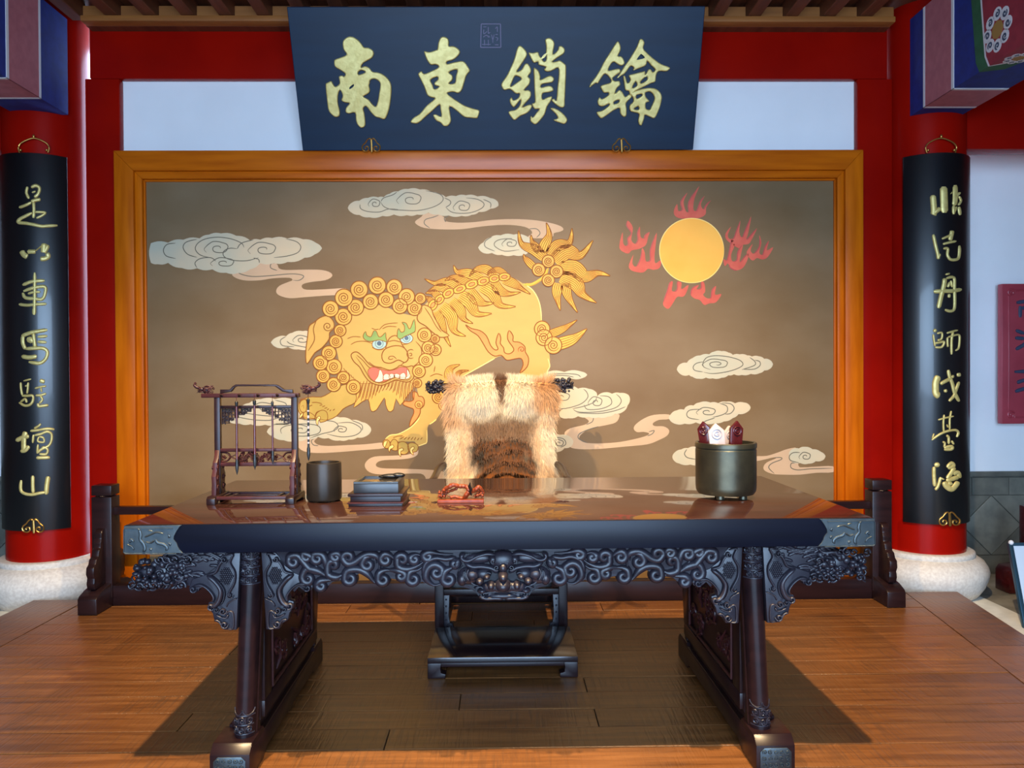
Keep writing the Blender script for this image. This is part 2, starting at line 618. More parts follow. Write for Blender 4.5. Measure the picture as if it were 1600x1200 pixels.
mix.inputs[7].default_value = (*srgb(76, 52, 34), 1)
L.new(mx2.outputs[0], mix.inputs[0]); L.new(rp.outputs[0], mix.inputs[6])
hs = N.new('ShaderNodeHueSaturation')
mr = N.new('ShaderNodeMapRange'); mr.inputs['To Min'].default_value = 0.84; mr.inputs['To Max'].default_value = 1.14
L.new(oi.outputs['Random'], mr.inputs['Value']); L.new(mr.outputs[0], hs.inputs['Value'])
L.new(mix.outputs[2], hs.inputs['Color']); L.new(hs.outputs[0], b.inputs['Base Color'])
rr = N.new('ShaderNodeMapRange'); rr.inputs['To Min'].default_value = 0.22; rr.inputs['To Max'].default_value = 0.46
L.new(nz.outputs['Fac'], rr.inputs['Value']); L.new(rr.outputs[0], b.inputs['Roughness'])
bp = N.new('ShaderNodeBump'); bp.inputs['Strength'].default_value = 0.25; bp.inputs['Distance'].default_value = 0.003
L.new(r2.outputs[0], bp.inputs['Height']); L.new(bp.outputs[0], b.inputs['Normal'])
M_floor = m
M_under = mat('platform_core', srgb(60, 34, 18), 0.8)

def edge_r(Y):
    return 2.70 if Y > 4.53 else 2.70 - (4.53 - Y) * 0.16 if Y > 2.4 else 2.36
EDGE_L = -2.73
mb = MB()
mb.prism([(EDGE_L, -1.1), (2.36, -1.1), (2.36, 2.4), (2.70, 4.49), (EDGE_L, 4.49)], lambda x, y, h: Vector((x, y, h)), -0.10, -0.022)
mb.box(-2.2, 2.05, 4.47, 4.83, -0.10, -0.022)
floor = struct(mb.build('floor', M_under, smooth=False))
PW = 0.1555
rows = int((4.83 + 1.1) / PW)
for i in range(rows + 1):
    y1 = 4.83 - i * PW
    y0 = y1 - PW + 0.004
    back = y1 > 4.56
    xl = -2.2 if back else EDGE_L + 0.31
    xr = 2.05 if back else edge_r((y0 + y1) / 2) - 0.31
    rnd = random.Random(i * 5 + 1)
    n_ = rnd.choice((2, 3))
    cuts = [xl] + [xl + (xr - xl) * (k + rnd.uniform(-0.3, 0.3)) / n_ for k in range(1, n_)] + [xr]
    for a, c in zip(cuts[:-1], cuts[1:]):
        dz = rnd.uniform(-0.0025, 0.0)
        q = MB()
        if c == xr and not back:
            q.prism([(a + 0.0015, y0), (edge_r(y0) - 0.3105, y0), (edge_r(y1) - 0.3105, y1), (a + 0.0015, y1)], lambda x, y, h: Vector((x, y, h)), -0.022, dz)
        else:
            q.box(a + 0.0015, c - 0.0015, y0, y1, -0.022, dz)
        q.build('plank', M_floor, floor, bevel=0.0015, smooth=False, seg=1)
# border boards along the two open sides of the platform
for k in range(6):
    ya, yb = -1.1 + k * 0.94, -1.1 + (k + 1) * 0.94 - 0.003
    yb = min(yb, 4.50)
    for side in (0, 1):
        if side == 0:
            P = [(EDGE_L, ya), (EDGE_L + 0.307, ya), (EDGE_L + 0.307, yb), (EDGE_L, yb)]
        else:
            P = [(edge_r(ya) - 0.307, ya), (edge_r(ya), ya), (edge_r(yb), yb), (edge_r(yb) - 0.307, yb)]
        q = MB()
        q.prism(P, lambda x, y, h: Vector((x, y, h)), -0.10, 0.0)
        q.build('plank', M_floor, floor, smooth=False)

# ---- lower stone floor of the side bays
mb = MB()
mb.box(-5.6, 5.6, -4.0, 6.4, -0.22, -0.125)
mb.build('trim_9', M_grout, smooth=False)
low = struct(bpy.data.objects['trim_9'])
for sx in (-1, 1):
    x0 = -2.745 if sx < 0 else 2.72
    for i in range(5):
        for j in range(5):
            xa = x0 + sx * (0.26 + i * 0.52)
            ya = 3.2 + j * 0.52
            q = MB()
            q.box(min(xa, xa + sx * 0.512), max(xa, xa + sx * 0.512), ya, ya + 0.512, -0.125, -0.10 - 0.002 * ((i + j) % 2))
            q.build('paving_slab', M_slab, low, bevel=0.003, smooth=False, seg=1)
    q = MB()
    q.box(min(x0, x0 + sx * 0.25), max(x0, x0 + sx * 0.25), -1.1, 5.3, -0.125, -0.09)
    q.build('curb', M_curb, low, bevel=0.006, smooth=False)

# ---- mural wall: white plaster panel above, red timber around it
zt = at(783, 123, YW).z
zb = at(783, 241, YW).z
x_l0, x_l1 = at(148, 400, YW).x, at(189, 400, YW).x
x_r0, x_r1 = at(1340, 400, YW).x, at(1382, 400, YW).x
mb = MB(); mb.box(x_l0, x_r1, YW + 0.05, YW + 0.14, -0.1, 3.62)
wall = struct(mb.build('wall_back', M_white, smooth=False))
z_beam_top = at(783, 45, YW).z
mb = MB(); mb.box(x_l0 - 0.02, x_r1 + 0.02, YW - 0.0, YW + 0.06, zt, 3.62)
struct(mb.build('trim_1', M_red, bevel=0.006))
mb = MB(); mb.box(x_l0 - 0.05, x_l1, YW, YW + 0.06, -0.02, zt)
struct(mb.build('trim_2', M_red, bevel=0.006))
mb = MB(); mb.box(x_r0, x_r1 + 0.05, YW, YW + 0.06, -0.02, zt)
struct(mb.build('trim_3', M_red, bevel=0.006))
# lintels over the side bays
zl = at(1560, 238, COLY).z
for nm, xa, xb in (('trim_4', CX_R + 0.1, 5.0), ('trim_5', -5.0, CX_L - 0.1)):
    mb = MB(); mb.box(xa, xb, COLY - 0.07, COLY + 0.07, zl, zl + 0.45)
    struct(mb.build(nm, M_red, bevel=0.006))
    mb = MB(); mb.box(xa, xb, COLY - 0.02, COLY + 0.04, zl + 0.45, 3.62)
    struct(mb.build('trim_6' if nm == 'trim_4' else 'trim_7', M_ceil, smooth=False))

# ---- side bay walls with tiled dado
YS = 5.30
for nm, xa, xb, pxs in (('wall_right', 2.3, 5.3, 1560), ('wall_left', -5.3, -2.45, 5)):
    mb = MB(); mb.box(xa, xb, YS, YS + 0.12, -0.13, 3.3)
    w = struct(mb.build(nm, M_white, smooth=False))
    z_top = at(pxs, 736 if pxs > 800 else 744, YS).z
    z_a = at(pxs, 745 if pxs > 800 else 753, YS).z
    z_b = at(pxs, 773 if pxs > 800 else 781, YS).z
    z_c = at(pxs, 866 if pxs > 800 else 874, YS).z
    q = MB(); q.box(xa, xb, YS - 0.035, YS, z_a + 0.004, z_top)
    q.build('dado_cap', M_tile, w, bevel=0.008)
    q = MB(); q.box(xa, xb, YS - 0.010, YS, -0.13, z_a)
    q.build('tile_bed', M_grout, w, smooth=False)
    # row of rectangular tiles
    x = xa + 0.1
    i = 0
    while x < xb:
        wd = (0.115, 0.26)[i % 2]
        q = MB(); q.box(x + 0.002, min(x + wd, xb) - 0.002, YS - 0.022, YS - 0.008, z_b + 0.002, z_a - 0.002)
        q.build('tile', M_tile, w, bevel=0.002, smooth=False, seg=1)
        x += wd
        i += 1
    # diamonds with the triangles between them
    hz = (z_b - z_c) / 2
    zc = (z_b + z_c) / 2
    dpx = at(1546, 818, YS).x if pxs > 800 else at(-16, 826, YS).x
    k0 = int((xa - dpx) / (2 * hz)) - 1
    for k in range(k0, k0 + int((xb - xa) / (2 * hz)) + 3):
        c = dpx + k * 2 * hz
        if c - hz < xa or c + hz > xb:
            continue
        g = 0.004
        mapw = lambda x, z, h: Vector((x, YS - h, z))
        q = MB(); q.prism([(c - hz + g, zc), (c, zc - hz + g), (c + hz - g, zc), (c, zc + hz - g)], mapw, 0.008, 0.024)
        q.build('tile', M_tile, w, bevel=0.002, smooth=False, seg=1)
        for s in (1, -1):
            q = MB(); q.prism([(c + g, zc + s * (hz - 0.001)), (c + hz, zc + s * g), (c + 2 * hz - g, zc + s * (hz - 0.001))], mapw, 0.008, 0.021)
            q.build('tile', M_tile, w, bevel=0.002, smooth=False, seg=1)
    x = xa + 0.05
    while x < xb:
        q = MB(); q.box(x + 0.002, min(x + 0.24, xb) - 0.002, YS - 0.022, YS - 0.008, -0.10, z_c - 0.002)
        q.build('tile', M_tile, w, bevel=0.002, smooth=False, seg=1)
        x += 0.24

# ---- ceiling of boards and rafters
z_raf = at(783, 31, 4.72).z
z_plk = at(783, 12, 4.72).z
mb = MB(); mb.box(-5.2, 5.2, -1.9, 5.5, z_plk + 0.03, z_plk + 0.10)
ceil = struct(mb.build('ceiling', M_ceil, smooth=False))
xk0 = at(237, 30, 4.70).x
dxk = (at(1118, 30, 4.70).x - xk0) / 15
mb = MB()
for k in range(-3, 21):
    x = xk0 + k * dxk
    if not (x_l0 - 0.05 < x < x_r1 + 0.05):
        continue
    q = MB(); q.box(x - 0.040, x + 0.040, -0.95, 4.74, z_raf, z_plk + 0.03)
    q.build('rafter', M_ceil, ceil, bevel=0.004, smooth=False, seg=1)
    q = MB(); q.box(x + 0.042, x + dxk - 0.042, 4.705, 4.74, z_raf, z_plk)
    q.build('eave_board', M_ceil2, ceil, smooth=False)
z_ml = at(783, 38, 4.70).z
q = MB(); q.box(x_l0, x_r1, 4.66, YW, z_ml, z_raf - 0.001)
struct(q.build('trim_8', M_ceil2, bevel=0.006))
q = MB(); q.box(x_l0, x_r1, 4.73, YW, z_beam_top, z_ml - 0.001)
struct(q.build('trim_10', M_ceil, smooth=False))

# ---- front of the hall behind the viewer: wall with the open doorway the daylight comes through
for nm, xa, xb, za, zc2 in (('wall_front', -5.2, -2.3, -0.13, 3.6), ('wall_front_right', 2.3, 5.2, -0.13, 3.6)):
    mb = MB(); mb.box(xa, xb, -1.95, -1.82, za, zc2)
    struct(mb.build(nm, M_red, smooth=False))
mb = MB(); mb.box(-2.3, 2.3, -1.95, -1.82, 3.3, 3.6)
struct(mb.build('trim_11', M_red, smooth=False))
# side walls of the hall
for nm, xa in (('wall_side_left', -5.3), ('wall_side_right', 5.2)):
    mb = MB(); mb.box(xa, xa + 0.1, -1.9, 5.4, -0.13, 3.6)
    struct(mb.build(nm, M_ceil, smooth=False))

# ---- columns
for cx, side in ((CX_L, 'left'), (CX_R, 'right')):
    t = thing('column', (cx, COLY, -0.10), 'round red lacquered column on a pale stone base, at the %s of the mural' % side, 'column', 'red columns beside the mural')
    MB().lathe([(CR, 0.15), (CR, 3.62)], (cx, COLY, 0), 64).build('shaft', M_red, t)
    prof = [(0.30, -0.10), (0.345, -0.03), (0.366, 0.03), (0.37, 0.06), (0.362, 0.09), (0.34, 0.125), (0.31, 0.145), (0.296, 0.15), (0.290, 0.153), (0.293, 0.160), (0.290, 0.180), (0.28, 0.186), (CR, 0.187)]
    MB().lathe(prof, (cx, COLY, 0), 64).build('stone_base', M_stone, t, angle=60)

# ---- painted beams that run from the columns towards the front
def painted_beam(side):
    if side > 0:
        xi = at(1426, 120, 4.68).x
        xo = at(1504, 120, 4.68).x
        zb_ = at(1426, 179, 4.68).z
    else:
        xi = at(100, 120, 4.68).x
        xo = xi - (at(1504, 120, 4.68).x - at(1426, 120, 4.68).x)
        zb_ = at(100, 176, 4.68).z
    zt_ = z_raf
    y0, y1 = 0.2, 4.72
    lab = 'thick blue and rose painted beam above the %s column' % ('right' if side > 0 else 'left')
    mb = MB(); mb.box(min(xi, xo), max(xi, xo), y0, y1, zb_, zt_)
    bo = mb.build('painted_beam', M_blue, smooth=False)
    tag(bo, lab, 'beam', 'painted beams above the columns')

    def band(name, mt, ya, yb, d=0.0015):
        """a painted hoop on the inner side and the underside"""
        q = MB()
        s = 1 if side > 0 else -1
        q.box(min(xi, xi - s * d), max(xi, xi - s * d), ya, yb, zb_ - d, zt_)
        q.box(min(xi - s * d, xo), max(xi - s * d, xo), ya, yb, zb_ - d, zb_)
        q.build(name, mt, bo, smooth=False)
    def Yat(px):
        return xi / ((px - 783.0) / 1200.0)
    if side > 0:
        edges = [1448, 1451, 1492.5, 1496.5]
    else:
        edges = [75, 72, 26, 22]
    Ys = [Yat(p) for p in edges]
    band('white_line', M_pwhite, Ys[1], Ys[0], 0.003)
    band('rose_band', M_pink, Ys[2], Ys[1], 0.002)
    band('white_line', M_pwhite, Ys[3], Ys[2], 0.003)
    # cartouche further on, wrapped round side and underside: green border, white line, crimson field with flower rosettes
    if side > 0:
        ya_, yb_, yw_ = Yat(1520), Yat(1531), 0.075
    else:
        ya_, yb_, yw_ = Yat(-4) + 0.03, Yat(-4), 0.075
    s = 1 if side > 0 else -1
    ms = lambda y, z, h: Vector((xi - s * h, y, z))
    mu = lambda x, y, h: Vector((x, y, zb_ - h))
    LEN = 2.0
    xw = abs(xo - xi)
    for g, nm, mt, d in ((0.0, 'green_border', M_green, 0.0015), (yw_, 'white_line', M_pwhite, 0.002), (yw_ + 0.014, 'crimson_field', M_brick, 0.0026)):
        q = MB()
        q.prism([(ya_ - g, zt_), (yb_ - g, zb_ + 0.06), (yb_ - g - 0.03, zb_ - d), (yb_ - LEN + g + 0.03, zb_ - d), (yb_ - LEN + g, zb_ + 0.06), (ya_ - LEN - 0.05 + g, zt_)], ms, 0.0, d)
        gx = g * 0.55
        P = [(0.0, yb_ - g - 0.03), (xw * 0.35, yb_ - g - 0.07), (xw * 0.5, yb_ - g - 0.20), (xw * 0.5, yb_ - LEN + g + 0.2), (xw * 0.35, yb_ - LEN + g + 0.07), (0.0, yb_ - LEN + g + 0.03)]
        if g:
            P = [(max(x - gx, 0.0), y) for x, y in P]
        q.prism([(xi + s * x, y) for x, y in P], mu, 0.0, d)
        q.build(nm, mt, bo, smooth=False)
    ros = [(ms, ya_ - 0.24, zb_ + 0.155, 0.115), (ms, ya_ - 0.62, zb_ + 0.30, 0.115), (ms, ya_ - 1.0, zb_ + 0.155, 0.115)]
    for (mm_, fa, fb_, sc_) in ros + [(mu, xi + s * 0.085, yb_ - 0.21, 0.07), (mu, xi + s * 0.06, yb_ - 0.55, 0.07)]:
        q, q2, q3 = MB(), MB(), MB()
        for k in range(8):
            a = k * math.pi / 4
            c = (fa + sc_ * 0.70 * math.cos(a), fb_ + sc_ * 0.70 * math.sin(a))
            q.prism(ellipse(c[0], c[1], sc_ * 0.29, n=14), mm_, 0.0025, 0.0034)
            q2.stroke(spiral(c[0], c[1], sc_ * 0.17, turns=1.3, a0=a), sc_ * 0.10, mm_, 0.0008, n=3, base=0.0034, sm=False)
        q3.prism(ellipse(fa, fb_, sc_ * 0.4, n=8), mm_, 0.0025, 0.0036)
        r_ = q.build('rosette', M_pwhite, bo, smooth=False)
        q2.build('rosette_swirls', M_pslate, r_, smooth=False)
        q3.build('rosette_heart', M_pochre, r_, smooth=False)
painted_beam(1)
painted_beam(-1)

# ================================================================== MURAL FRAME (wooden surround of the mural)
mural = thing('mural', (at(765, 790, 4.78).x, 4.78, 0.0), 'framed grey brown mural of a golden guardian lion among clouds under an orange sun', 'mural')
ft = mural
zo, zi2 = at(765, 240, YW).z, at(765, 285, YW).z
xa, xb = at(189.5, 500, YW).x, at(1340.5, 500, YW).x
ia, ib = at(233, 500, YW).x, at(1300, 500, YW).x
def frame_ring(w0, w1, h0, h1, name):
    """boards of the surround between inset w0 and w1 (0 = outer edge, 1 = mural edge)"""
    L0, L1 = xa + (ia - xa) * w0, xa + (ia - xa) * w1
    R0, R1 = xb + (ib - xb) * w0, xb + (ib - xb) * w1
    T0, T1 = zo + (zi2 - zo) * w0, zo + (zi2 - zo) * w1
    fm = lambda x, z, h: Vector((x, YW - h, z))
    MB().prism([(L0, T0), (R0, T0), (R1, T1), (L1, T1)], fm, h0, h1).build(name, M_frame_h, ft, bevel=0.003)
    MB().prism([(L0, 0.0), (L0, T0), (L1, T1), (L1, 0.0)], fm, h0, h1).build(name, M_frame, ft, bevel=0.003)
    MB().prism([(R0, 0.0), (R0, T0), (R1, T1), (R1, 0.0)], fm, h0, h1).build(name, M_frame, ft, bevel=0.003)
frame_ring(0.0, 0.68, -0.05, 0.075, 'frame_board')
frame_ring(0.685, 0.93, -0.05, 0.055, 'frame_molding')
frame_ring(0.935, 1.0, -0.05, 0.034, 'frame_bead')

# ================================================================== SIGNBOARD over the mural
pb = at(777, 234.5, 4.70)
ptp = at(775, 10.5, 4.40)
sb_n = Vector((0, -(ptp.z - pb.z), (ptp.y - pb.y)))
sb_n = Vector((0, -(ptp.z - pb.z), -(pb.y - ptp.y))).normalized()
SB = planemap(pb, sb_n)
st = thing('signboard', (pb.x, pb.y, pb.z), 'large navy signboard with four gilt characters, tilted forward above the mural', 'sign')
MB().prism([(448, 10.5), (1102, 9.5), (1083, 234), (473, 235.5)], SB, -0.05, 0.0).build('board', M_board, st, bevel=0.004, smooth=False)
s75 = lambda P: Z(500, 50, 7.5, P)
NAN = [s75([(270,130),(290,85),(340,55),(395,60),(450,95),(490,140),(520,180),(570,185),(615,210),(635,250),(615,300),(560,335),(510,365),(485,415),(530,400),(580,420),(620,465),(690,475),(760,510),(815,570),(840,640),(835,760),(820,870),(795,960),(760,1020),(700,1005),(650,990),(600,940),(545,870),(510,895),(525,960),(535,1070),(520,1110),(485,1120),(445,1085),(425,1030),(415,945),(345,955),(305,935),(310,885),(350,835),(300,825),(255,800),(270,745),(240,680),(215,740),(215,840),(235,920),(230,980),(185,995),(130,955),(100,900),(85,780),(70,620),(95,592),(135,575),(155,605),(185,640),(235,600),(225,525),(260,510),(285,520),(300,490),(250,450),(180,405),(170,340),(185,320),(240,300),(315,265),(280,205)]),
       s75([(455,465),(490,448),(532,462),(520,480),(455,500)]), s75([(340,640),(405,595),(415,640),(350,685)]),
       s75([(592,565),(640,548),(690,575),(710,620),(695,720),(685,790),(660,870),(620,850),(570,790),(510,755),(570,720),(590,680),(578,630),(588,592)])]
s75 = lambda P: Z(635, 50, 7.5, P)
DONG = [s75([(365,200),(375,130),(400,70),(440,55),(485,75),(500,115),(500,165),(550,165),(600,190),(630,230),(610,275),(550,325),(480,345),(480,375),(560,355),(650,340),(690,360),(725,410),(745,455),(705,510),(680,590),(650,680),(605,715),(550,700),(480,715),(540,770),(600,810),(680,860),(780,895),(855,920),(845,980),(825,1010),(760,1005),(680,995),(600,930),(510,870),(515,960),(525,1040),(490,1095),(440,1100),(400,1060),(350,1035),(315,975),(350,965),(410,990),(400,900),(390,850),(320,910),(240,980),(150,1060),(95,1070),(50,1050),(90,1000),(160,955),(240,860),(335,780),(290,765),(245,735),(210,640),(170,560),(140,500),(150,475),(180,460),(210,490),(290,460),(370,420),(375,395),(340,380),(290,385),(250,340),(225,285),(210,225),(270,235),(350,210)]),
        s75([(285,560),(360,525),(370,555),(330,595),(340,625),(385,640),(330,670),(310,620)]), s75([(500,470),(595,440),(580,520),(570,595),(500,605),(540,560),(540,510)])]
s75 = lambda P: Z(775, 50, 7.5, P)
SUO = [s75([(65,600),(120,520),(170,420),(215,310),(245,200),(275,160),(320,185),(360,240),(355,290),(310,360),(270,420),(245,465),(300,440),(335,380),(370,370),(405,420),(410,470),(375,520),(400,550),(390,610),(330,680),(380,680),(410,710),(400,770),(345,830),(310,880),(370,855),(410,850),(420,880),(370,945),(290,980),(220,1030),(180,1000),(145,940),(180,920),(230,910),(275,860),(290,790),(240,850),(205,880),(170,840),(160,790),(185,765),(205,800),(260,770),(275,720),(230,720),(165,670),(100,680),(70,650)]),
       s75([(170,640),(200,560),(225,515),(260,520),(295,550),(240,595)]),
       s75([(380,240),(430,245),(490,235),(510,280),(540,300),(580,255),(585,160),(575,90),(620,70),(660,90),(685,140),(665,260),(720,215),(735,170),(770,165),(805,205),(790,255),(720,300),(660,350),(720,340),(750,335),(800,370),(820,410),(815,600),(805,800),(800,870),(760,885),(700,850),(650,800),(680,780),(705,800),(720,640),(735,500),(725,420),(660,450),(600,465),(560,440),(580,410),(500,385),(490,350),(440,360),(400,290)]),
       s75([(540,310),(585,265),(585,330),(560,345)]),
       s75([(440,430),(465,425),(500,460),(520,520),(520,560),(600,520),(650,515),(680,550),(650,590),(540,610),(530,650),(610,630),(660,645),(670,685),(620,705),(545,720),(545,790),(600,765),(655,755),(640,810),(600,870),(570,960),(520,1030),(465,1080),(420,1060),(400,1030),(410,980),(430,1000),(470,950),(505,900),(450,900),(420,840),(455,820),(450,700),(445,560)]),
       s75([(635,895),(680,890),(740,920),(800,970),(835,1030),(800,1075),(740,1060),(670,1030),(720,1010),(700,960)])]
s75 = lambda P: Z(910, 50, 7.503, P)
YUE = [s75([(80,650),(95,600),(150,530),(205,440),(250,350),(320,240),(370,160),(410,110),(440,150),(445,210),(415,280),(450,285),(480,320),(490,370),(450,395),(400,370),(365,350),(330,380),(300,450),(360,440),(430,430),(440,470),(400,500),(350,545),(380,575),(430,575),(440,620),(400,660),(380,720),(430,680),(470,710),(500,760),(545,730),(575,760),(510,830),(515,900),(510,980),(475,990),(440,950),(430,890),(360,920),(290,970),(225,1010),(190,990),(165,940),(230,920),(300,870),(310,840),(240,870),(190,860),(175,810),(200,765),(230,785),(300,740),(300,710),(250,710),(215,660),(215,630),(270,610),(330,590),(320,540),(265,490),(225,530),(180,600),(150,600)]),
       s75([(370,815),(425,795),(420,825),(370,845)])]
YUE2 = [s75([(400,545),(440,480),(490,400),(540,330),(590,250),(640,160),(665,90),(700,85),(725,130),(710,190),(760,250),(840,320),(920,375),(1010,410),(1020,430),(980,460),(890,460),(860,510),(850,580),(800,600),(720,640),(620,690),(560,740),(540,690),(500,680),(485,600),(475,520),(500,520),(525,600),(560,560),(540,510),(600,490),(700,465),(730,460),(735,500),(770,440),(800,440),(820,470),(850,440),(800,390),(755,340),(740,390),(650,430),(590,450),(600,420),(560,400),(500,480),(440,520)]),
       s75([(615,340),(650,270),(690,245),(740,310)]), s75([(580,655),(620,580),(635,630)]), s75([(680,580),(745,520),(755,560),(690,600)])]
YUE3 = [s75([(560,720),(620,690),(720,660),(820,655),(880,680),(920,730),(925,790),(900,890),(845,1005),(790,995),(730,970),(720,1010),(690,1090),(660,1080),(650,1030),(660,960),(600,940),(555,920),(550,860),(590,820),(590,770)]),
       s75([(630,740),(690,725),(690,750),(635,780)]), s75([(735,710),(790,700),(830,740),(840,790),(800,880),(785,910),(740,895),(740,830),(780,810),(740,760)]), s75([(600,900),(650,870),(655,910)])]
KPX = 4.4 / FPX
for nm, sets in (('south', [NAN]), ('east', [DONG]), ('lock', [SUO]), ('key', [YUE, YUE2, YUE3])):
    mb = MB()
    for q, loops in enumerate(sets):
        l = shape_from_outline(loops, lambda x, y, z, q=q: SB(x, y, z + 0.007 + 0.001 * q), KPX, 1.2, 1.7, 'char')
        mb.add(l.v, l.f)
    mb.build('gilt_character', M_gold, st, recalc=True, angle=60)
# small square seal
mb = MB()
for P in ([(752, 37.5), (782, 37.5)], [(782, 37.5), (782.5, 74)], [(782.5, 74), (751, 74)], [(751, 74), (752, 37.5)]):
    mb.stroke(P, 1.8, SB, 0.002, n=4, sm=False, taper=(1, 1))
for P in ([(755,42),(760,42)],[(756,46),(756,53),(761,49)],[(755,58),(760,55),(764,59)],[(757,62),(757,71)],[(763,62),(763,71)],[(753,69.5),(767,69.5)],[(763,42),(763,52),(766,50)],[(768,54),(770,62),(772,54)],[(770,60),(770,67)],[(774,45),(777,42),(777,50)],[(774,54),(778,54)],[(774,58),(778,60),(776,64)],[(773,70),(779,70)],[(762,56),(766,58)]):
    mb.stroke(P, 1.5, SB, 0.002, n=4, taper=(0.8, 0.8))
mb.build('seal', M_seal, st)

def ruyi(cx, ytop, ybot, w, mapf, parent, base=0.0, name='ruyi_hook'):
    H = ybot - ytop
    mb = MB()
    mb.stroke([(cx, ytop + H * 0.06), (cx + w * 0.02, ytop + H * 0.6), (cx + w * 0.03, ybot)], w * 0.13, mapf, 0.006, base=base, taper=(1, 0.8))
    for s in (-1, 1):
        P = [(-0.0, 0.10), (0.10, 0.01), (0.22, 0.12), (0.33, 0.33), (0.47, 0.50), (0.50, 0.70), (0.42, 0.88), (0.27, 0.92), (0.15, 0.80), (0.17, 0.62), (0.28, 0.58), (0.34, 0.68), (0.29, 0.75)]
        mb.stroke([(cx + s * p[0] * w, ytop + p[1] * H) for p in P], w * 0.075, mapf, 0.006, base=base, taper=(1, 0.6))
    mb.build(name, M_gold_line, parent)
ruyi(580, 216, 238, 28, SB, st, 0.001)
ruyi(971, 216, 238, 28, SB, st, 0.001)

# ================================================================== COUPLET BOARDS on the columns
BR = CR + 0.018
def couplet(cx, side, chars, ruyi_px, ring_px, ytop, ybot):
    mapf = cylmap(cx, COLY, BR)
    ztop = at(ring_px, ytop, COLY - BR).z
    zbot = at(ring_px, ybot, COLY - BR).z
    lab = ('curved black board of seven gilt characters hung on the %s column' % side)
    t = thing('couplet_board', (cx, COLY - BR, zbot), lab, 'sign', 'gilt couplet boards on the columns')
    mb = MB()
    n, th = 40, R(54)
    vs, fs = [], []
    for r_ in (BR, CR + 0.002):
        for z in (zbot, ztop):
            for i in range(n + 1):
                a = -th + 2 * th * i / n
                vs.append((cx + r_ * math.sin(a), COLY - r_ * math.cos(a), z))
    k = n + 1
    for i in range(n):
        fs += [(i, i + 1, k + i + 1, k + i), (2 * k + i + 1, 2 * k + i, 3 * k + i, 3 * k + i + 1),
               (i, 2 * k + i, 2 * k + i + 1, i + 1), (k + i, k + i + 1, 3 * k + i + 1, 3 * k + i)]
    fs += [(0, k, 3 * k, 2 * k), (n, 2 * k + n, 3 * k + n, k + n)]
    mb.add(vs, fs)
    mb.build('board', M_black, t, bevel=0.002, angle=50)
    for strokes in chars:
        mb = MB()
        for (ox, oy, s, lst) in strokes:
            for P, w in lst:
                mb.stroke([(ox + p[0] / s, oy + p[1] / s) for p in P], w / s, mapf, 0.007, n=5, back=-0.002, taper=(0.55, 0.55))
        mb.build('gilt_character', M_gold, t, angle=60)
    ruyi(ruyi_px[0], ruyi_px[1], ruyi_px[2], ruyi_px[3], mapf, t, 0.001)
    # hanging bail above the board
    pts = [(-0.52, 0), (-0.56, 0.35), (-0.42, 0.68), (0, 0.95), (0.42, 0.68), (0.56, 0.35), (0.52, 0)]
    W, H = 42, 24
    mb = MB()
    mb.tube([mapf(ring_px + p[0] * W, ytop + 1 - p[1] * H, 0.004) for p in smooth(pts, 5)], 0.0042, 8)
    mb.ball(mapf(ring_px, ytop - H * 1.02, 0.006), (0.007, 0.007, 0.012))
    mb.ball(mapf(ring_px - 20, ytop - 3, 0.006), 0.008)
    mb.ball(mapf(ring_px + 20, ytop - 3, 0.006), 0.008)
    mb.build('hanging_loop', M_gold_line, t)

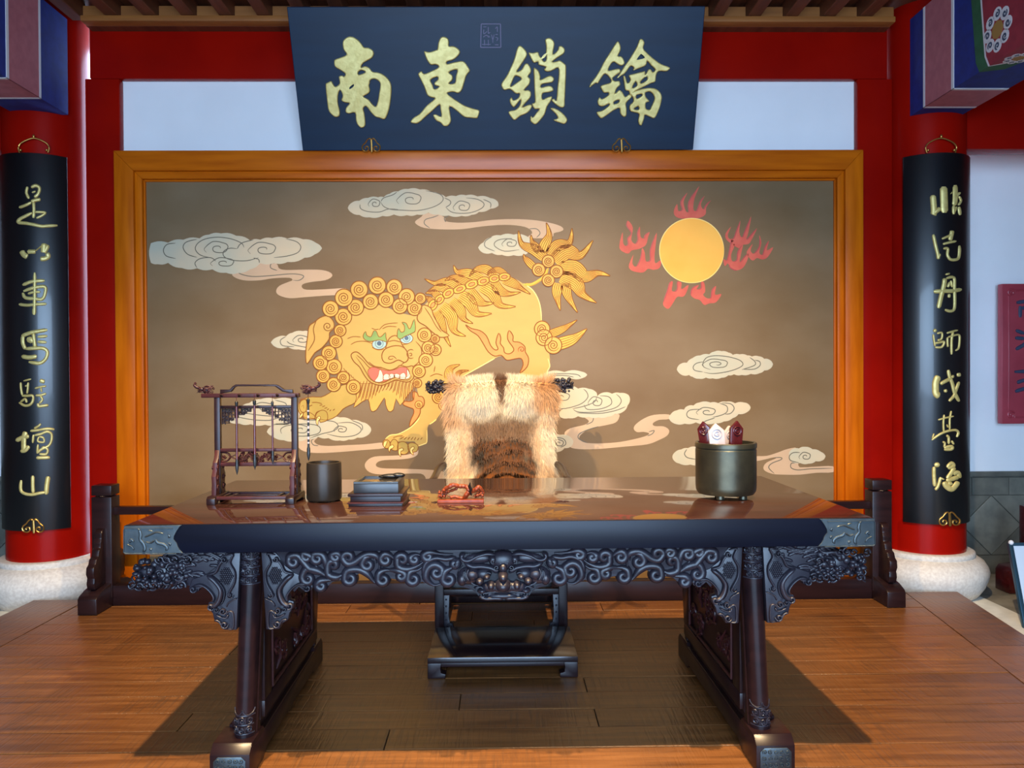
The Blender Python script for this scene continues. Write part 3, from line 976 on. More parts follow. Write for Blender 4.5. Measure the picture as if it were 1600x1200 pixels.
A1, A2, A3, A4 = (15, 280, 8.571), (15, 415, 7.275), (15, 580, 8.571), (15, 700, 8.571)
left_chars = [
    [(*A1, [([(240,100),(225,180),(260,260)],40), ([(290,110),(350,85),(400,120),(380,200),(330,240)],45), ([(300,180),(350,160)],25), ([(290,300),(350,280),(415,270)],50), ([(130,380),(210,350),(290,310)],40), ([(320,300),(325,400),(320,520)],45), ([(340,440),(420,440),(480,450),(430,490),(360,520)],35), ([(300,450),(220,490),(130,540),(120,580),(220,590),(330,610),(430,630),(520,625),(640,620)],45)])],
    [(*A1, [([(160,960),(190,1010),(240,1040)],75), ([(240,970),(300,970),(350,970)],58), ([(350,960),(390,925),(430,890)],18), ([(465,860),(460,930),(455,985)],85), ([(515,880),(490,940),(460,985)],60), ([(410,1065),(470,1065),(520,1035),(500,990)],66)])],
    [(*A2, [([(285,80),(285,320),(280,560)],40), ([(150,220),(260,180),(400,170)],40), ([(160,290),(280,250),(400,240),(405,310),(370,380),(280,375),(180,365),(150,310)],40), ([(210,320),(280,300),(350,300)],30), ([(110,440),(200,450),(300,440),(420,435)],36), ([(280,480),(278,560)],48)])],
    [(*A2, [([(140,800),(250,760),(430,730)],45), ([(150,800),(150,880),(180,950)],45), ([(320,810),(430,800)],36), ([(320,865),(420,872)],36), ([(270,770),(280,860),(290,930)],45), ([(200,830),(270,860)],70), ([(180,945),(280,940),(380,940),(430,980),(410,1060),(340,1110),(220,1095)],42), ([(140,1030),(220,1045),(310,1030)],50)])],
    [(*A3, [([(190,130),(290,105)],26), ([(150,150),(155,240),(170,320)],28), ([(210,200),(260,190)],30), ([(250,150),(245,230),(235,300)],28), ([(170,330),(240,330),(310,330),(310,400),(270,450),(200,460),(130,420)],36), ([(150,410),(210,370),(230,420)],30), ([(405,120),(440,135),(470,140)],55), ([(340,230),(420,210),(490,200)],28), ([(420,220),(430,280)],28), ([(350,325),(420,320),(490,300)],34), ([(410,330),(440,380),(400,430)],34), ([(380,430),(390,470),(440,465),(520,455)],40)])],
    [(*A3, [([(215,810),(190,900),(190,1080)],70), ([(90,930),(170,890),(260,870)],60), ([(150,1070),(210,1060),(260,1000)],55), ([(420,705),(380,740),(330,765)],32), ([(280,800),(380,790),(500,770),(600,780)],36), ([(320,850),(310,960)],34), ([(330,860),(420,840),(500,810),(560,840),(560,930),(520,1000),(420,1050),(370,1100)],36), ([(390,880),(380,940),(460,950),(450,890),(390,880)],28), ([(380,980),(370,1100)],34), ([(430,1040),(460,1020),(510,1050),(490,1110),(400,1110)],36), ([(360,1160),(440,1160),(540,1155)],46)])],
    [(*A4, [([(155,430),(150,560),(200,610),(300,625),(400,605),(480,595)],42), ([(310,370),(310,490),(315,600)],50), ([(520,380),(500,490),(490,620)],65)])],
]
B1, B2, B3, B4 = (1440, 280, 8.571), (1440, 415, 8.571), (1440, 550, 8.571), (1440, 685, 8.571)
right_chars = [
    [(*B1, [([(150,215),(160,330),(165,440),(155,480)],85), ([(170,450),(210,420),(250,390)],60), ([(295,100),(300,260),(305,450)],105), ([(450,80),(450,250),(440,350)],70), ([(515,180),(470,230),(460,330)],35), ([(500,230),(525,290),(490,350)],30), ([(430,350),(430,470)],45), ([(465,370),(440,440)],30), ([(500,370),(515,480)],45), ([(420,160),(385,200)],12)])],
    [(*B1, [([(155,740),(185,880),(215,1000),(225,1070)],50), ([(245,1000),(220,1060)],40), ([(410,690),(400,740),(380,820)],62), ([(270,800),(340,770),(400,740)],32), ([(285,870),(360,850),(460,830)],34), ([(290,930),(350,930),(345,1010),(380,1070),(440,1080),(490,1060),(505,980),(505,890)],40)])],
    [(*B2, [([(345,100),(352,125)],65), ([(310,170),(300,260),(260,420),(225,570)],65), ([(330,170),(430,160),(440,300),(440,560),(390,610),(310,590)],40), ([(380,220),(350,290)],40), ([(390,200),(410,290)],34), ([(160,350),(280,340),(400,340),(530,320)],55), ([(370,380),(365,430)],42)])],
    [(*B2, [([(190,850),(165,890)],50), ([(155,920),(165,1000),(180,1080)],32), ([(205,910),(270,900),(265,980),(210,1000)],30), ([(170,1040),(240,1030),(300,1020),(270,1090),(180,1095)],32), ([(335,905),(400,885),(480,865)],26), ([(345,960),(345,1030),(350,1090)],28), ([(350,960),(420,940),(500,930),(505,1030),(490,1110),(450,1140)],26), ([(420,890),(400,1000),(400,1190)],34)])],
    [(*B3, [([(225,320),(190,400),(185,480),(195,560),(240,590)],95), ([(250,430),(320,390),(400,350)],50), ([(355,240),(375,330),(410,420),(440,540),(500,660)],50), ([(500,400),(460,510),(430,590),(365,660)],42), ([(495,280),(500,330)],55), ([(315,500),(325,540)],50), ([(400,320),(425,340)],50)])],
    [(*B3, [([(220,910),(310,885),(425,860)],26), ([(300,840),(290,950),(295,1070)],28), ([(395,790),(375,900),(375,1040)],26), ([(335,970),(350,1010)],20), ([(135,1180),(230,1110),(330,1065),(450,1045),(490,1080),(470,1140)],34), ([(165,1090),(140,1160)],25), ([(330,1120),(360,1140),(362,1230)],36)]),
     (*B4, [([(280,50),(310,60),(300,120)],30), ([(400,30),(430,80)],30), ([(300,130),(360,110),(410,110),(400,145),(300,150)],40)])],
    [(*B4, [([(170,360),(240,350)],65), ([(165,380),(165,500),(175,640)],55), ([(180,690),(220,640),(255,520)],45), ([(250,530),(300,550)],25), ([(340,390),(400,330),(430,370),(350,400)],50), ([(440,390),(400,460),(340,540)],60), ([(420,470),(490,460),(510,530)],60), ([(330,570),(420,540),(490,520)],60), ([(300,580),(330,640),(400,680),(450,640),(490,580)],75), ([(350,600),(410,610)],50)])],
]
couplet(CX_L, 'left', left_chars, (52, 811, 833, 33), 53, 238, 830)
couplet(CX_R, 'right', right_chars, (1483.5, 800, 822, 32), 1470, 238, 820)

# ================================================================== RAILING STAND in front of the mural
px_l, px_r = at(161, 800, 4.38).x, at(1376, 800, 4.38).x
rl = thing('railing', ((px_l + px_r) / 2, 4.40, 0), 'low dark wooden railing with two carved end posts in front of the mural', 'railing')
for s, X in ((-1, px_l), (1, px_r)):
    q = MB(); q.box(X - 0.056, X + 0.056, 4.36, 4.46, 0.05, 0.62)
    q.lathe([(0.062, 0.62), (0.062, 0.628)], (X, 4.41, 0), 4)
    q.box(X - 0.056, X + 0.056, 4.36, 4.46, 0.628, 0.685)
    post = q.build('post', M_dark, rl, bevel=0.004)
    mm = lambda y, z, h: Vector((X + h, y, z))
    # sled foot
    f = MB()
    f.prism([(4.20, 0.0), (4.20, 0.085), (4.215, 0.10), (4.27, 0.12), (4.36, 0.135), (4.46, 0.135), (4.55, 0.12), (4.60, 0.10), (4.615, 0.085), (4.615, 0.0)], mm, -0.052, 0.052)
    f.build('foot', M_dark, rl, bevel=0.005)
    for d in (-1, 1):
        yb_ = 4.36 if d < 0 else 4.46
        g = MB()
        prof = [(0, 0.13), (0.13, 0.125), (0.145, 0.16), (0.135, 0.19), (0.15, 0.215), (0.145, 0.25), (0.12, 0.265), (0.11, 0.29), (0.085, 0.30), (0.075, 0.335), (0.055, 0.345), (0.06, 0.37), (0.045, 0.395), (0.05, 0.42), (0.035, 0.44), (0.0, 0.445)]
        prof = [(p[0] * 0.86, p[1]) for p in prof]
        g.prism([(yb_ + d * p[0], p[1]) for p in prof], mm, -0.022, 0.022)
        g.build('side_bracket', M_dark, rl, bevel=0.005)
q = MB(); q.box(px_l + 0.056, px_r - 0.056, 4.385, 4.435, 0.515, 0.56)
q.build('top_rail', M_dark, rl, bevel=0.004)
q = MB(); q.box(px_l + 0.052, px_r - 0.052, 4.375, 4.445, 0.0, 0.115)
q.build('bottom_rail', M_dark, rl, bevel=0.004)

# ================================================================== things in the right bay
pl = at(1563, 552, 5.22)
zt1, zb1 = at(1565, 444, 5.22).z, at(1564, 662, 5.22).z
t = thing('plaque', (pl.x + 0.25, 5.22, zb1), 'crimson wall plaque with dark characters, cut by the right edge', 'sign')
q = MB(); q.box(pl.x, pl.x + 0.50, 5.20, 5.25, zb1, zt1)
q.build('board', M_plaque, t, bevel=0.004)
q = MB(); q.box(pl.x + 0.1, pl.x + 0.4, 5.25, 5.30, zb1 + 0.3, zb1 + 0.6)
q.build('wall_mount', M_plaque, t)
q = MB()
mpq = wallmap(5.20)
zz = 0.045
fmq = lambda x, z, h: Vector((x, 5.20 - h, z))
xq0, xq1 = pl.x + zz, pl.x + 0.5 - zz
zq0, zq1 = zb1 + zz, zt1 - zz
c = 0.04
q.stroke([(xq0 + c, zq0), (xq0 + c, zq0 + c * 0.5), (xq0, zq0 + c), (xq0, zq1 - c), (xq0 + c, zq1 - c * 0.5), (xq0 + c, zq1), (xq1 - c, zq1), (xq1 - c, zq1 - c * 0.5), (xq1, zq1 - c), (xq1, zq0 + c), (xq1 - c, zq0 + c * 0.5), (xq1 - c, zq0), (xq0 + c, zq0)], 0.012, fmq, 0.006, sm=False, taper=(1, 1))
for a in (xq0 + 0.015, xq1 - 0.015):
    for b_ in (zq0 + 0.015, zq1 - 0.015):
        q.stroke(spiral(a, b_, 0.03, turns=1.6), 0.012, fmq, 0.008)
q.build('border_molding', M_plaque, t)
for chs in ([[(1588,473),(1612,470),(1632,473)], [(1594,478),(1594,496)], [(1594,482),(1620,480),(1622,494)], [(1600,488),(1614,487)]],
            [[(1587,516),(1600,521)], [(1586,528),(1601,529)], [(1587,546),(1603,536),(1612,520)], [(1606,516),(1630,514)], [(1612,528),(1630,546)], [(1605,533),(1632,530)]],
            [[(1585,581),(1634,579)], [(1589,598),(1602,594),(1626,593)], [(1586,612),(1606,606),(1634,604)], [(1608,582),(1606,616)], [(1612,600),(1632,618)]]):
    q = MB()
    for P in chs:
        q.stroke(P, 6.0, mpq, 0.010, base=0.0, taper=(0.6, 0.6))
    q.build('dark_character', M_plaque_ink, t)

# leaning information board and the dark stand behind it
bt, bb = at(1576, 848, 4.30), at(1601, 985, 4.10)
t = thing('information_board', (bt.x + 0.2, 4.2, -0.09), 'pale board in a blue steel frame leaning near the right column base', 'board')
dv = (bb - bt)
k = (bt.z + 0.09) / (bt.z - bb.z)
bb = bt + dv * k
nv = Vector((1, 0, 0)).cross(dv.normalized())
def lean(x, s, h):
    p = bt + dv * k * s
    return Vector((p.x + x, p.y, p.z)) + nv * h * (1 if nv.y < 0 else -1)
q = MB()
for P in ([(0.0, 0.0), (0.022, 0.0), (0.022, 1.0), (0.0, 1.0)], [(0.45, 0.0), (0.472, 0.0), (0.472, 1.0), (0.45, 1.0)], [(0.022, 0.0), (0.45, 0.0), (0.45, 0.04), (0.022, 0.04)], [(0.022, 0.96), (0.45, 0.96), (0.45, 1.0), (0.022, 1.0)]):
    q.prism(P, lean, -0.02, 0.004)
q.build('frame', M_steel, t, bevel=0.002)
MB().prism([(0.022, 0.04), (0.45, 0.04), (0.45, 0.96), (0.022, 0.96)], lean, -0.014, 0.0).build('panel', M_panel, t)
q = MB(); q.tube([lean(0.24, 0.1, -0.022), Vector((bt.x + 0.24, bt.y + 0.16, -0.088))], 0.011)
q.build('prop_leg', M_steel, t)
MB().ball(lean(0.011, 0.0, 0.004), 0.014).build('corner_bolt', M_pwhite, t)
ps = at(1597, 900, 4.86)
t = thing('sign_stand', (ps.x + 0.06, 4.86, -0.1), 'dark wooden stand with a block foot behind the information board', 'stand')
q = MB(); q.prism([(-0.19, -0.1), (-0.19, 0.03), (-0.17, 0.06), (-0.06, 0.075), (0.2, 0.075), (0.2, -0.1)], lambda x, z, h: Vector((ps.x + 0.06 + x, 4.86 - h, z)), -0.07, 0.07)
q.build('foot', M_token, t, bevel=0.006)
q = MB(); q.box(ps.x, ps.x + 0.07, 4.83, 4.89, 0.07, at(1597, 790, 4.86).z)
q.build('post', M_token, t, bevel=0.005)
# ================================================================== MURAL (flat painted panel with slightly raised gilt lines)
YM = 4.78
MU = wallmap(YM)
mu_c = at(765, 790, YM)
xa_, xb_ = at(232, 500, YM).x - 0.01, at(1301, 500, YM).x + 0.01
q = MB(); q.box(xa_, xb_, YM, YW - 0.002, 0.02, at(765, 284, YM).z + 0.012)
q.build('ground_panel', M_mural, mural, smooth=False)


def paint(name, mt, outline, h, parent, closed_smooth=3, h0=0.0):
    P = smooth(outline, closed_smooth, True) if closed_smooth else outline
    return MB().prism(P, MU, h0, h).build(name, mt, parent, smooth=False)


def lines(name, mt, paths, w, h, base, parent, n=3, sub=4):
    q = MB()
    for P in paths:
        q.stroke(P, w, MU, h, n=n, base=base, sub=sub)
    o = q.build(name, mt, parent, smooth=True, recalc=False)
    if len(paths) > 1:
        o['kind'] = 'stuff'
    return o


def bumpy(P):
    """cloud outline: every edge swells outwards into a lobe"""
    n = len(P)
    cx = sum(p[0] for p in P) / n
    cy = sum(p[1] for p in P) / n
    out = []
    for i in range(n):
        a, b_ = P[i], P[(i + 1) % n]
        dx, dy = b_[0] - a[0], b_[1] - a[1]
        L_ = math.hypot(dx, dy) or 1
        nx, ny = dy / L_, -dx / L_
        if nx * ((a[0] + b_[0]) / 2 - cx) + ny * ((a[1] + b_[1]) / 2 - cy) < 0:
            nx, ny = -nx, -ny
        for t in (0, 0.2, 0.4, 0.6, 0.8):
            k = math.sin(math.pi * t) * L_ * 0.10
            out.append((a[0] + dx * t + nx * k, a[1] + dy * t + ny * k))
    return out


def cspiral(cx, cy, rx, ry, turns=1.6, a0=2.6, d=1):
    P = spiral(cx, cy, rx, ry, turns, a0, d, 0.12, int(turns * 16))
    out = []
    for i, p in enumerate(P):        # outer turn is lobed
        t = i / len(P)
        k = 1 + 0.07 * math.sin(i * 1.9) * (1 - t)
        out.append((cx + (p[0] - cx) * k, cy + (p[1] - cy) * k))
    return out


ZA = lambda P: Z(220, 280, 3.75, P)
ZB = lambda P: Z(530, 280, 4.444, P)
ZC = lambda P: Z(400, 330, 3.0, P)
ZD = lambda P: Z(340, 560, 4.444, P)
ZE = lambda P: Z(850, 560, 4.706, P)
ZF = lambda P: Z(1040, 540, 5.714, P)
LW = 1.35
def cloud(body, lns, tail=None, tail_lines=(), z=0, smooth_body=True):
    h = 0.0012 + z * 0.0006
    if tail:
        tl = paint('cloud_tail', M_cloud_pink, tail, h - 0.0005, mural, 3)
        if tail_lines:
            lines('outline', M_cloud_line, tail_lines, LW, 0.0005, h - 0.0005, tl)
    b_ = paint('cloud', M_cloud, bumpy(body), h, mural, 0)
    lines('outline', M_cloud_line, lns, LW, 0.0005, h, b_)

cloud(ZA([(60,375),(160,372),(250,355),(345,347),(400,325),(470,318),(560,332),(640,358),(700,355),(770,345),(860,348),(950,352),(1030,375),(1062,405),(1020,440),(960,460),(860,485),(780,492),(700,492),(640,528),(570,550),(500,548),(420,528),(330,522),(240,520),(160,490),(100,498),(60,490)]),
      [ZA(P) for P in ([(205,465),(150,450),(133,415),(155,382),(205,375)], [(330,458),(275,440),(248,400),(268,368),(330,352)], [(410,460),(350,445),(320,410),(335,375),(380,350),(450,340),(530,350),(590,375),(605,400)], cspiral(455,405,82,48), cspiral(725,412,95,50), cspiral(490,490,80,36), [(690,460),(620,478),(540,475),(490,455),(485,425),(520,405),(565,408)], [(565,408),(590,375),(660,355)], [(850,350),(910,365),(938,395),(920,430),(860,450),(780,460)], [(330,520),(318,490),(350,465),(410,460),(440,480)], [(695,490),(690,470),(660,462)])],
      ZA([(690,488),(770,486),(800,500),(810,522),(850,532),(960,530),(1060,532),(1112,548),(1120,570),(1080,592),(1000,602),(950,615),(945,635),(975,648),(1080,645),(1200,640),(1200,674),(1080,682),(950,692),(870,697),(810,680),(793,655),(812,625),(860,604),(888,592),(870,578),(780,580),(700,592),(620,594),(560,580),(536,555),(600,535)]),
      [ZA(P) for P in ([(640,500),(600,530),(575,550),(650,570),(760,565),(870,555),(930,558),(955,570),(930,592),(890,592)], [(800,488),(765,495),(762,520),(800,535)])])
cloud(ZB([(60,200),(85,165),(140,150),(200,130),(270,126),(310,125),(350,102),(410,85),(480,68),(560,72),(640,88),(700,105),(740,125),(810,118),(880,112),(960,120),(1050,132),(1100,155),(1105,185),(1050,205),(970,228),(920,248),(850,255),(760,252),(690,245),(620,232),(540,246),(470,250),(380,245),(300,255),(210,265),(140,248),(85,232)]),
      [ZB(P) for P in (cspiral(500,142,100,58), cspiral(250,170,48,38), cspiral(860,192,68,48), [(290,160),(310,190),(360,210),(430,215),(540,218),(640,198),(705,165),(722,130),(690,100),(600,80)], [(290,155),(310,130),(370,110),(400,90)], [(145,175),(150,205),(200,225),(280,228),(340,208),(410,210)], [(740,195),(790,232),(900,235),(985,205),(1005,170),(960,140),(880,130)], [(1000,140),(1050,165),(1050,200)], [(730,130),(770,150),(770,175),(740,195)])],
      ZB([(600,235),(690,245),(735,270),(740,292),(820,302),(940,298),(1060,283),(1200,277),(1340,283),(1450,300),(1535,325),(1557,350),(1530,365),(1490,375),(1480,400),(1400,410),(1310,405),(1340,375),(1320,345),(1260,325),(1150,317),(1000,327),(850,347),(700,348),(590,338),(535,312),(530,290),(570,262)]),
      [ZB(P) for P in ([(690,250),(650,265),(600,280),(592,310),(630,340)], [(760,255),(730,270),(740,298)], [(1320,345),(1370,345),(1395,375),(1370,405)])])
cloud(ZB([(965,475),(1000,440),(1050,403),(1120,390),(1210,385),(1300,395),(1350,450),(1300,520),(1210,528),(1130,525),(1060,512),(1000,512)]),
      [ZB(P) for P in (cspiral(1190,447,60,38), [(1080,500),(1015,470),(1015,430),(1060,400)], [(1250,490),(1150,500),(1085,470),(1080,440),(1120,418),(1200,412)])])
cloud(ZC([(70,615),(100,590),(142,586),(170,570),(220,562),(250,565),(250,645),(200,648),(150,636),(100,640)]),
      [ZC(P) for P in (cspiral(215,602,42,24), [(180,635),(125,630),(115,605),(140,588)], [(245,640),(170,625),(145,610)])])
cloud(ZD([(80,440),(130,400),(165,375),(165,335),(220,310),(300,283),(400,283),(520,285),(580,335),(575,400),(520,445),(420,460),(330,460),(230,457),(150,452)]),
      [ZD(P) for P in (cspiral(330,340,90,40), [(170,375),(260,390),(380,400),(480,380),(520,340)], [(130,405),(240,425),(360,430),(420,410)], [(400,290),(470,310),(480,340)])])
cloud(ZD([(342,510),(375,470),(440,450),(520,430),(600,428),(690,432),(780,412),(850,410),(930,428),(1000,442),(1055,470),(1067,500),(1040,535),(970,550),(910,563),(850,570),(770,553),(700,545),(620,560),(540,572),(460,568),(380,540)]),
      [ZD(P) for P in (cspiral(580,495,70,42), cspiral(860,495,52,30), [(445,525),(440,490),(490,465),(600,455),(690,465),(715,495),(690,525),(600,540),(520,535)], [(600,430),(720,430),(810,440),(838,475),(800,505),(720,525),(640,555)], [(830,450),(920,445),(985,475),(995,505),(950,535),(860,545),(760,525)], [(930,430),(1000,460),(1005,500)])],
      ZD([(565,550),(690,545),(670,575),(700,600),(770,608),(900,602),(1030,596),(1155,585),(1160,622),(1000,637),(850,650),(700,657),(600,645),(555,605)]),
      [ZD([(690,545),(652,570),(665,600),(700,606)])])
paint('cloud_tail', M_cloud_pink, ZD([(1392,635),(1388,668),(1350,690),(1260,702),(1160,706),(1112,720),(1100,745),(1140,762),(1260,766),(1400,770),(1520,778),(1600,800),(1600,862),(1450,862),(1445,830),(1410,800),(1280,802),(1130,806),(1055,790),(1022,750),(1038,710),(1090,682),(1200,676),(1320,668),(1375,645)]), 0.0011, mural, 3)
cloud(ZE([(10,105),(150,100),(280,98),(318,120),(290,142),(200,148),(60,147),(10,145)]),
      [ZE(P) for P in ([(20,118),(140,112),(240,118),(270,138)], [(20,130),(140,125),(220,138)])])
cloud(ZE([(40,270),(110,230),(195,203),(250,222),(330,224),(385,250),(390,280),(440,250),(500,260),(560,254),(620,268),(632,302),(615,345),(585,390),(520,408),(470,428),(400,434),(330,430),(250,425),(180,440),(120,432),(112,400),(140,372),(60,362)]),
      [ZE(P) for P in (cspiral(130,285,85,45), cspiral(385,322,60,48), [(60,330),(130,370),(260,340),(320,290),(315,250),(290,225)], [(210,370),(300,350),(370,320),(388,285)], [(295,340),(320,375),(420,370),(490,340),(495,305),(470,280),(410,275)], [(215,375),(260,395),(400,392),(520,365),(565,325),(560,290),(530,262)], [(240,400),(400,405),(520,385),(600,355)])],
      ZE([(300,430),(400,430),(540,408),(552,435),(525,472),(450,492),(360,510),(300,537),(260,577),(275,608),(330,623),(440,624),(560,614),(680,590),(755,568),(772,550),(730,540),(685,542),(660,518),(675,485),(735,442),(810,415),(920,413),(918,446),(845,452),(800,478),(815,498),(880,500),(920,528),(905,568),(845,600),(760,632),(600,648),(400,666),(260,667),(190,650),(210,605),(150,557),(190,515),(300,488),(330,460)]),
      [ZE(P) for P in ([(365,430),(355,465),(310,487)], [(400,500),(320,525),(260,555),(255,590),(320,622)], [(770,540),(810,530),(795,555),(760,570)])])
cloud(ZE([(40,572),(120,562),(190,574),(216,610),(200,647),(150,660),(110,686),(40,682)]), [ZE(P) for P in (cspiral(110,625,48,34), [(60,580),(140,590),(160,630),(120,655)])])
cloud(ZF([(100,215),(125,168),(190,153),(240,112),(310,88),(390,78),(430,55),(500,50),(560,62),(600,83),(660,78),(730,88),(770,98),(830,95),(880,118),(930,128),(958,165),(935,205),(880,222),(840,246),(760,252),(680,262),(610,256),(560,265),(500,287),(420,292),(360,285),(300,296),(240,278),(210,262),(150,265)]),
      [ZF(P) for P in (cspiral(458,165,130,52,1.9), [(335,235),(262,222),(246,190),(275,158),(335,145)], [(340,238),(420,250),(540,235),(640,205),(690,170),(660,130),(560,100),(450,90),(370,105),(335,150),(340,190),(400,215)], [(690,212),(790,210),(842,178),(838,142),(795,130)], [(680,215),(760,190),(800,170),(795,140),(750,105)])])
cloud(ZF([(28,650),(48,610),(100,578),(165,572),(190,542),(250,535),(300,508),(400,508),(470,514),(540,500),(620,515),(700,508),(745,528),(758,557),(730,592),(650,612),(600,647),(520,677),(440,692),(360,697),(270,685),(170,697),(80,697)]),
      [ZF(P) for P in (cspiral(375,592,100,48), [(300,662),(210,645),(188,610),(220,575),(320,568)], [(480,515),(545,540),(548,590),(500,620),(420,640)], [(500,512),(580,520),(612,560),(580,605),(530,612)], [(440,645),(360,672),(330,690)])])
cloud(ZF([(60,992),(80,955),(140,927),(200,915),(270,903),(340,905),(340,1057),(220,1062),(120,1052),(75,1027)]), [ZF([(270,1015),(195,1000),(168,965),(190,925)])])
cl13 = paint('cloud_tail', M_cloud_pink, ZF([(795,990),(900,985),(1000,955),(1090,923),(1180,922),(1185,1070),(1235,1086),(1350,1080),(1494,1078),(1494,1130),(1350,1135),(1200,1152),(1050,1152),(960,1146),(890,1120),(873,1085),(905,1042),(985,1007),(965,998),(870,1020),(795,1030)]), 0.0008, mural, 3)
lines('outline', M_cloud_line, [ZF(P) for P in ([(965,1000),(1030,1000),(1030,1018),(950,1050),(920,1090),(970,1142)], [(1185,1050),(1125,1050),(1120,1090),(1180,1110),(1300,1100),(1490,1095)])], LW, 0.0005, 0.0008, cl13)
cloud(ZF([(1100,960),(1130,925),(1190,918),(1240,903),(1310,925),(1385,948),(1427,985),(1405,1022),(1340,1032),(1275,1054),(1200,1048),(1130,1040)]), [ZF(P) for P in (cspiral(1250,990,60,45), [(1190,1045),(1115,1025),(1105,985),(1140,955),(1200,955)])], z=1)

# ---- sun and flames
ZS = lambda P: Z(950, 290, 5.926, P)
flames = [
    [(610,230),(640,170),(650,235),(685,220),(670,150),(735,65),(700,150),(720,235),(745,240),(745,150),(845,5),(800,120),(790,220),(820,230),(850,150),(895,95),(860,170),(880,220),(905,180),(955,135),(910,200),(900,270),(820,305),(680,305),(620,280)],
    [(105,550),(135,430),(140,530),(165,560),(185,540),(180,490),(215,440),(170,370),(185,325),(230,390),(215,500),(250,540),(275,500),(270,440),(295,380),(300,470),(330,490),(340,460),(385,430),(370,480),(350,550),(290,585),(220,600),(185,630),(120,600)],
    [(195,730),(235,640),(225,720),(260,750),(300,670),(315,580),(340,620),(350,700),(390,690),(390,590),(450,435),(440,560),(430,660),(440,720),(490,690),(480,760),(420,780),(370,770),(325,805),(240,795),(200,770)],
    [(1090,440),(1140,380),(1110,450),(1120,490),(1160,490),(1190,410),(1225,325),(1215,430),(1240,480),(1270,410),(1325,285),(1300,430),(1280,500),(1320,460),(1380,395),(1330,500),(1300,540),(1240,550),(1210,580),(1130,530),(1090,490)],
    [(1070,680),(1100,690),(1130,560),(1140,490),(1175,540),(1140,640),(1150,700),(1190,690),(1200,610),(1250,545),(1230,640),(1220,710),(1270,650),(1300,630),(1290,690),(1250,760),(1190,785),(1130,760),(1110,720),(1080,745)],
    [(1285,610),(1340,540),(1320,600),(1350,630),(1400,560),(1400,460),(1420,530),(1400,620),(1430,640),(1450,570),(1490,510),(1470,600),(1530,570),(1480,660),(1430,685),(1380,670),(1340,695),(1300,660)],
    [(510,1080),(545,980),(570,900),(600,890),(590,970),(620,980),(640,950),(640,890),(680,900),(680,960),(745,920),(720,1000),(690,1030),(640,1030),(600,1090),(560,1140),(520,1120)],
    [(765,1010),(780,950),(840,920),(820,960),(860,950),(860,890),(890,900),(900,980),(880,1010),(910,1040),(950,1040),(960,970),(1000,930),(990,1010),(1050,1005),(1000,1080),(940,1090),(890,1105),(850,1060),(800,1045)],
]
for i, P in enumerate(flames):
    fl = paint('flame', M_flame, ZS(P), 0.0012, mural, 3)
    sp = smooth(ZS(P), 3, True)
    q = MB()
    sp2 = [(p[0], p[1]) for p in sp]
    cxm = sum(p[0] for p in sp2) / len(sp2); cym = sum(p[1] for p in sp2) / len(sp2)
    top = sorted(sp2, key=lambda p: p[1])[0]
    k0 = sp2.index(top)
    # crimson brush line down the left side of every tongue
    run = []
    for k in range(len(sp2)):
        a, b_ = sp2[k], sp2[(k + 1) % len(sp2)]
        if b_[1] < a[1] - 0.15:
            run.append((a[0] + 0.5, a[1]))
        else:
            if len(run) > 3:
                q.stroke(run, 1.7, MU, 0.0004, n=3, base=0.0012, sm=False)
            run = []
    if q.v:
        q.build('brush_line', M_flame_dk, fl, recalc=False)['kind'] = 'stuff'
sun = paint('sun', M_sun, ellipse(*ZS([(775, 602)])[0], 50.6, n=72), 0.0016, mural, 0)
lines('rim', M_lion_rim, [ellipse(*ZS([(775, 602)])[0], 50.3, n=72) + [ellipse(*ZS([(775, 602)])[0], 50.3, n=72)[0]]], 1.3, 0.0008, 0.0016, sun)

# ---- the lion
lion = paint('lion', M_lion, [(662,478),(690,452),(710,438),(740,425),(780,425),(800,433),(817,443),(830,452),(840,466),(845,482),(846,495),(848,507),(851,530),(858,550),(859,570),(855,582),(856,600),(852,618),(820,618),(812,585),(821,574),(826,560),(818,556),(800,560),(785,556),(773,560),(750,573),(723,588),(712,612),(700,630),(690,643),(682,655),(672,662),(668,668),(667,690),(662,694),(653,697),(648,690),(640,690),(620,690),(608,690),(601,688),(610,680),(623,678),(642,668),(652,653),(656,640),(655,625),(650,600),(640,560),(640,510)], 0.0014, mural, 2)
H1 = 0.0014
def lpart(name, mt, P, h, sub=3, outline=True, w=1.8, lmat=None, rim=True):
    o = paint(name, mt, P, h, lion, sub)
    if outline:
        C = smooth(P, sub, True) if sub else list(P)
        C = C + [C[0]]
        q = MB(); q.stroke(C, w, MU, 0.0008, n=4, base=h - 0.0002, sm=False, taper=(1, 1))
        q.build('outline', lmat or M_lion_line, lion, recalc=False)
    return o
# body edge lines
lines('outline', M_lion_rim, [[(818,443),(832,453),(841,468),(845,484),(846,500)], [(856,560),(859,572),(855,582),(856,600)], [(773,560),(750,573),(723,588)], [(656,652),(650,660),(640,669),(623,678),(610,680),(602,686)], [(682,655),(676,660),(671,663)], [(667,672),(667,690),(662,694),(653,697)]], 1.5, 0.001, H1, lion)
